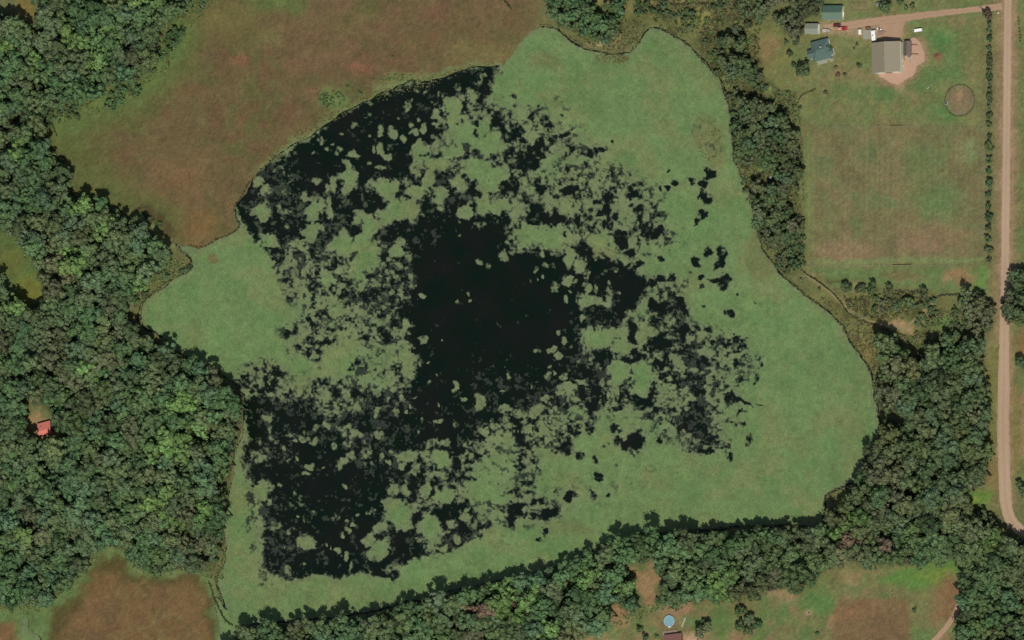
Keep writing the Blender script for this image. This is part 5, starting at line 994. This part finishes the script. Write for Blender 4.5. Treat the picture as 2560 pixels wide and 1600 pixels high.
# fuel tank
ft = empty('fuel_tank', at(2109,36,0), 1.5, 'white fuel tank at the east end of the green-roofed shed', 'tank')
MB().cyl((-1.4, 0, 1.1), (1.4, 0, 1.1), .72, seg=14).cyl((-1.62, 0, 1.1), (-1.4, 0, 1.1), .4, .72, 14).cyl((1.4, 0, 1.1), (1.62, 0, 1.1), .72, .4, 14).obj('tank_body', m_tank, ft)
for x in (-.9, .9): MB().box(x, 0, 0, .16, 1.0, .5).obj('leg', m_steel, ft)
# parking pad
pdv = [at(x, y, .028) for x, y in ((2158,75),(2178,73),(2179,98),(2158,98))]
tag(MB().quad(*pdv[::-1]).obj('concrete_pad', m_concrete), kind='structure')

# ------------------------------------------------------------------ vehicles
def wheels(root, xs, w, r=.36, m=m_black):
    for x in xs:
        for s in (-1, 1):
            t = MB().cyl((x, s * (w / 2 - .12), r), (x, s * (w / 2 + .08), r), r, seg=14).obj('wheel', m, root)
            MB().cyl((x, s * (w / 2 + .081), r), (x, s * (w / 2 + .10), r), r * .55, seg=10).obj('rim', m_steel, t)
def car(px, py, rz, label, paint, L_=4.8, w=1.95, pickup=False, cat='car'):
    root = empty('pickup_truck' if pickup else 'parked_car', at(px, py, 0), rz, label, cat)
    h = L_ / 2
    if pickup: prof = [(-h, .45), (h, .45), (h, .95), (h - .3, 1.08), (h - 1.5, 1.14), (-h + .0, 1.14)]
    else: prof = [(-h, .4), (h, .4), (h, .78), (h - .25, .92), (h - 1.25, 1.02), (-h + .5, 1.06), (-h, .95)]
    MB().extr(prof, 'y', -w / 2, w / 2).obj('body', paint, root)
    c0, c1 = (-.5, 1.35) if pickup else (-h + .5, h - 1.3)
    z0 = 1.142 if pickup else 1.03
    mb = MB(); zt = 1.85 if pickup else 1.6; a, b2 = w / 2 - .06, w / 2 - .24
    lo = [(c0, -a), (c1, -a), (c1, a), (c0, a)]; hi = [(c0 + .3, -b2), (c1 - .65, -b2), (c1 - .65, b2), (c0 + .3, b2)]
    for i in range(4):
        j = (i + 1) % 4; mb.quad((*lo[i], z0), (*lo[j], z0), (*hi[j], zt), (*hi[i], zt))
    mb.obj('windows', m_glass, root)
    MB().box((c0 + c1 - .35) / 2, 0, zt, c1 - c0 - .85, 2 * b2 + .1, .06).obj('roof', paint, root)
    if pickup:
        MB().box((-h + c0) / 2, 0, 1.144, h + c0 - .25, w - .3, .05).obj('bed', m_orange, root)
        for s in (-1, 1): MB().box((-h + c0) / 2, s * (w / 2 - .06), 1.142, h + c0, .1, .36).obj('bed_side', paint, root)
        MB().box(-h + .05, 0, 1.142, .1, w - .24, .36).obj('tailgate', paint, root)
        for i in range(3): MB().box(-h + .7 + i * .55, .2 - .2 * i, 1.196, .5, 1.0, .45).obj('load', m_orange, root)
    for s in (-1, 1):
        MB().box(h + .01, s * (w / 2 - .3), .68, .06, .36, .16).obj('headlight', m_tank, root); MB().box(-h - .01, s * (w / 2 - .2), .72, .06, .2, .2).obj('tail_light', m_redcar, root)
        MB().box(c1 - .5, s * (w / 2 + .1), 1.05, .14, .18, .12).obj('wing_mirror', paint, root)
    MB().box(h + .02, 0, .42, .12, w - .1, .16).obj('bumper', m_steel, root)
    wheels(root, (-h + .95, h - .9), w)
    return root
car(2094, 63, .10, 'dark red car parked on the drive south of the green shed', m_darkred, 4.9, 2.0)
car(2108, 72, .08, 'red pickup truck with a tan load parked beside the dark red car', m_redcar, 6.2, 2.1, True, 'truck')
# boat on its trailer
bt = empty('boat', at(2068,77.5,0), -.02, 'white boat with a pointed bow parked in front of the garage', 'boat')
sec = []
for x, hw, zb, zt in ((-2.7, 1.0, .75, 1.5), (-1.2, 1.12, .68, 1.55), (.6, 1.05, .68, 1.62), (1.9, .62, .8, 1.7), (2.8, .04, 1.15, 1.78)):
    sec.append([(x, -hw, zt), (x, -hw * .8, (zb + zt) / 2), (x, 0, zb), (x, hw * .8, (zb + zt) / 2), (x, hw, zt)])
mb = MB()
for s0, s1 in zip(sec, sec[1:]):
    for i in range(4): mb.quad(s0[i], s1[i], s1[i + 1], s0[i + 1])
mb.quad(*sec[0]).obj('hull', m_white, bt)
mb = MB()
for s0, s1 in zip(sec, sec[1:]): mb.quad(*[(p[0], p[1] * .9, p[2] - .12) for p in (s0[0], s1[0], s1[4], s0[4])])
mb.obj('deck', m_pale, bt)
MB().box(.5, 0, 1.5, .1, 1.5, .55, taper=.8).obj('windscreen', m_glass, bt)
for y in (-.45, .45): MB().box(-.4, y, 1.42, .55, .5, .5).obj('seat', m_cream, bt)
MB().box(-2.95, 0, .6, .4, .45, 1.25, taper=.8).obj('outboard_motor', m_black, bt)
MB().box(.6, 0, .42, 6.4, .14, .14).obj('trailer_beam', m_steel, bt); MB().box(-.9, 0, .42, .14, 2.0, .14).obj('axle', m_steel, bt); wheels(bt, (-.9,), 2.2, .32)
# white utility trailer, camper, maroon cart, tractor, flat trailer, stock trailer
ut = empty('cargo_trailer', at(2152.5,81,0), math.radians(92), 'small white cargo trailer at the edge of the lawn', 'trailer')
MB().box(0, 0, .5, 2.9, 1.6, 1.5).obj('box', m_tank, ut); MB().box(0, 0, 2.002, 3.0, 1.7, .08).obj('roof', m_tank, ut); MB().box(2.0, 0, .5, 1.2, .12, .12).obj('hitch', m_steel, ut); wheels(ut, (0,), 1.7, .32); MB().box(-1.47, 0, .6, .05, 1.3, 1.3).obj('door', m_white, ut)
cp = empty('camper', at(2187.5,89.5,0), math.radians(95), 'white camper trailer parked at the north-west corner of the barn', 'camper')
MB().extr([(-3.1, .55), (3.0, .55), (3.3, 1.4), (3.1, 2.5), (2.6, 2.85), (-3.0, 2.85), (-3.2, 2.5)], 'y', -1.2, 1.2).obj('body', m_white, cp)
MB().box(0, .3, 2.852, 1.1, .8, .28, taper=.8).obj('air_conditioner', m_pale, cp); MB().box(-1.8, -.4, 2.852, .6, .6, .16).obj('roof_hatch', m_tank, cp); MB().box(1.9, 0, 2.852, .6, .6, .16).obj('roof_hatch', m_tank, cp)
for x in (-1.9, 1.2): MB().box(x, -1.215, 1.5, 1.0, .04, .7).obj('window', m_glass, cp)
MB().box(-.3, -1.215, .65, .75, .05, 1.8).obj('door', m_tank, cp); MB().box(-1.0, 1.35, 2.6, 3.6, .26, .2).obj('awning', m_wood, cp)
MB().box(4.0, 0, .5, 1.5, .12, .12).obj('hitch', m_steel, cp); wheels(cp, (-.5, .35), 2.4, .34)
ct = empty('dump_cart', at(2171.5,71.5,0), .02, 'dark maroon dump cart north of the concrete pad', 'cart')
tb = MB()
for (x, y, sx, sy) in ((0, .78, 3.2, .08), (0, -.78, 3.2, .08), (1.56, 0, .08, 1.48), (-1.56, 0, .08, 1.48)): tb.box(x, y, .62, sx, sy, .7)
tb.box(0, 0, .55, 3.2, 1.64, .068); tb.obj('tub', m_darkred, ct); MB().box(0, 0, .64, 3.0, 1.4, .35).obj('load', m_soil, ct); MB().box(2.1, 0, .5, 1.1, .1, .1).obj('drawbar', m_steel, ct); wheels(ct, (0,), 1.7, .4)
lt_ = empty('lawn_tractor', at(2201,73,0), -.25, 'small white lawn tractor on the gravel north of the barn', 'tractor')
MB().box(.55, 0, .45, 1.1, .75, .55, taper=.85).obj('hood', m_white, lt_); MB().box(-.5, 0, .42, 1.0, .9, .25).obj('chassis', m_black, lt_); MB().box(-.55, 0, .7, .55, .55, .14).obj('seat', m_darkred, lt_); MB().box(-.8, 0, .84, .1, .55, .45).obj('backrest', m_darkred, lt_)
MB().cyl((0, 0, .8), (-.15, 0, 1.15), .04, seg=6).obj('steering_column', m_black, lt_); MB().box(-1.5, 0, .3, .8, 1.0, .6).obj('grass_box', m_white, lt_); wheels(lt_, (-.65,), 1.1, .36); wheels(lt_, (.85,), .9, .24)
fl = empty('flat_trailer', at(2204,82,0), .15, 'rusty open flat trailer beside the camper', 'trailer')
for y in (-.95, .95): MB().box(0, y, .5, 3.6, .1, .14).obj('side_rail', m_rust, fl)
for x in (-1.75, 1.75): MB().box(x, 0, .5, .1, 1.8, .14).obj('end_rail', m_rust, fl)
for k in range(6): MB().box(-1.45 + k * .58, 0, .52, .5, 1.78, .05).obj('board', m_deck, fl)
MB().box(2.4, 0, .5, 1.2, .1, .1).obj('drawbar', m_rust, fl); wheels(fl, (-.2,), 2.0, .3)
st_ = empty('stock_trailer', at(2297,76.5,0), .10, 'long pale stock trailer on the grass north-east of the barn', 'trailer')
MB().box(.3, 0, .55, 4.8, 1.9, 1.5).obj('body', m_pale, st_); MB().box(.3, 0, 2.052, 4.7, 1.7, .1).obj('roof', m_white, st_)
for x in (-1.2, .4, 2.0): MB().box(x, -.96, 1.2, 1.1, .04, .4).obj('side_vent', m_black, st_)
MB().box(2.72, 0, .65, .05, 1.6, 1.3).obj('rear_door', m_tank, st_); MB().box(-3.0, 0, .6, 1.9, .2, .14).obj('gooseneck', m_pale, st_); MB().cyl((-3.8, 0, 0), (-3.8, 0, .8), .08, seg=6).obj('jack', m_steel, st_); wheels(st_, (-.3, .6), 1.9, .34)
# fallen trunks lying in the weed and on the bank
def log(px, py, L_, rz, label):
    lg = empty('fallen_log', at(px, py, -.2), rz, label, 'log')
    MB().cyl((-L_ / 2, 0, .12), (L_ / 2, 0, .18), .24, .12, 8).obj('trunk', m_wood, lg); MB().cyl((L_ * .1, 0, .15), (L_ * .35, L_ * .22, .4), .09, .04, 6).obj('branch', m_wood, lg); MB().cyl((L_ * .2, 0, .15), (L_ * .42, -L_ * .18, .3), .08, .03, 6).obj('branch', m_wood, lg)
log(2102, 834, 5.5, .3, 'fallen trunk reaching into the weed from the east bank'); log(1500, 72, 4, 1.0, 'pale fallen trunk among the trees of the north shore point')
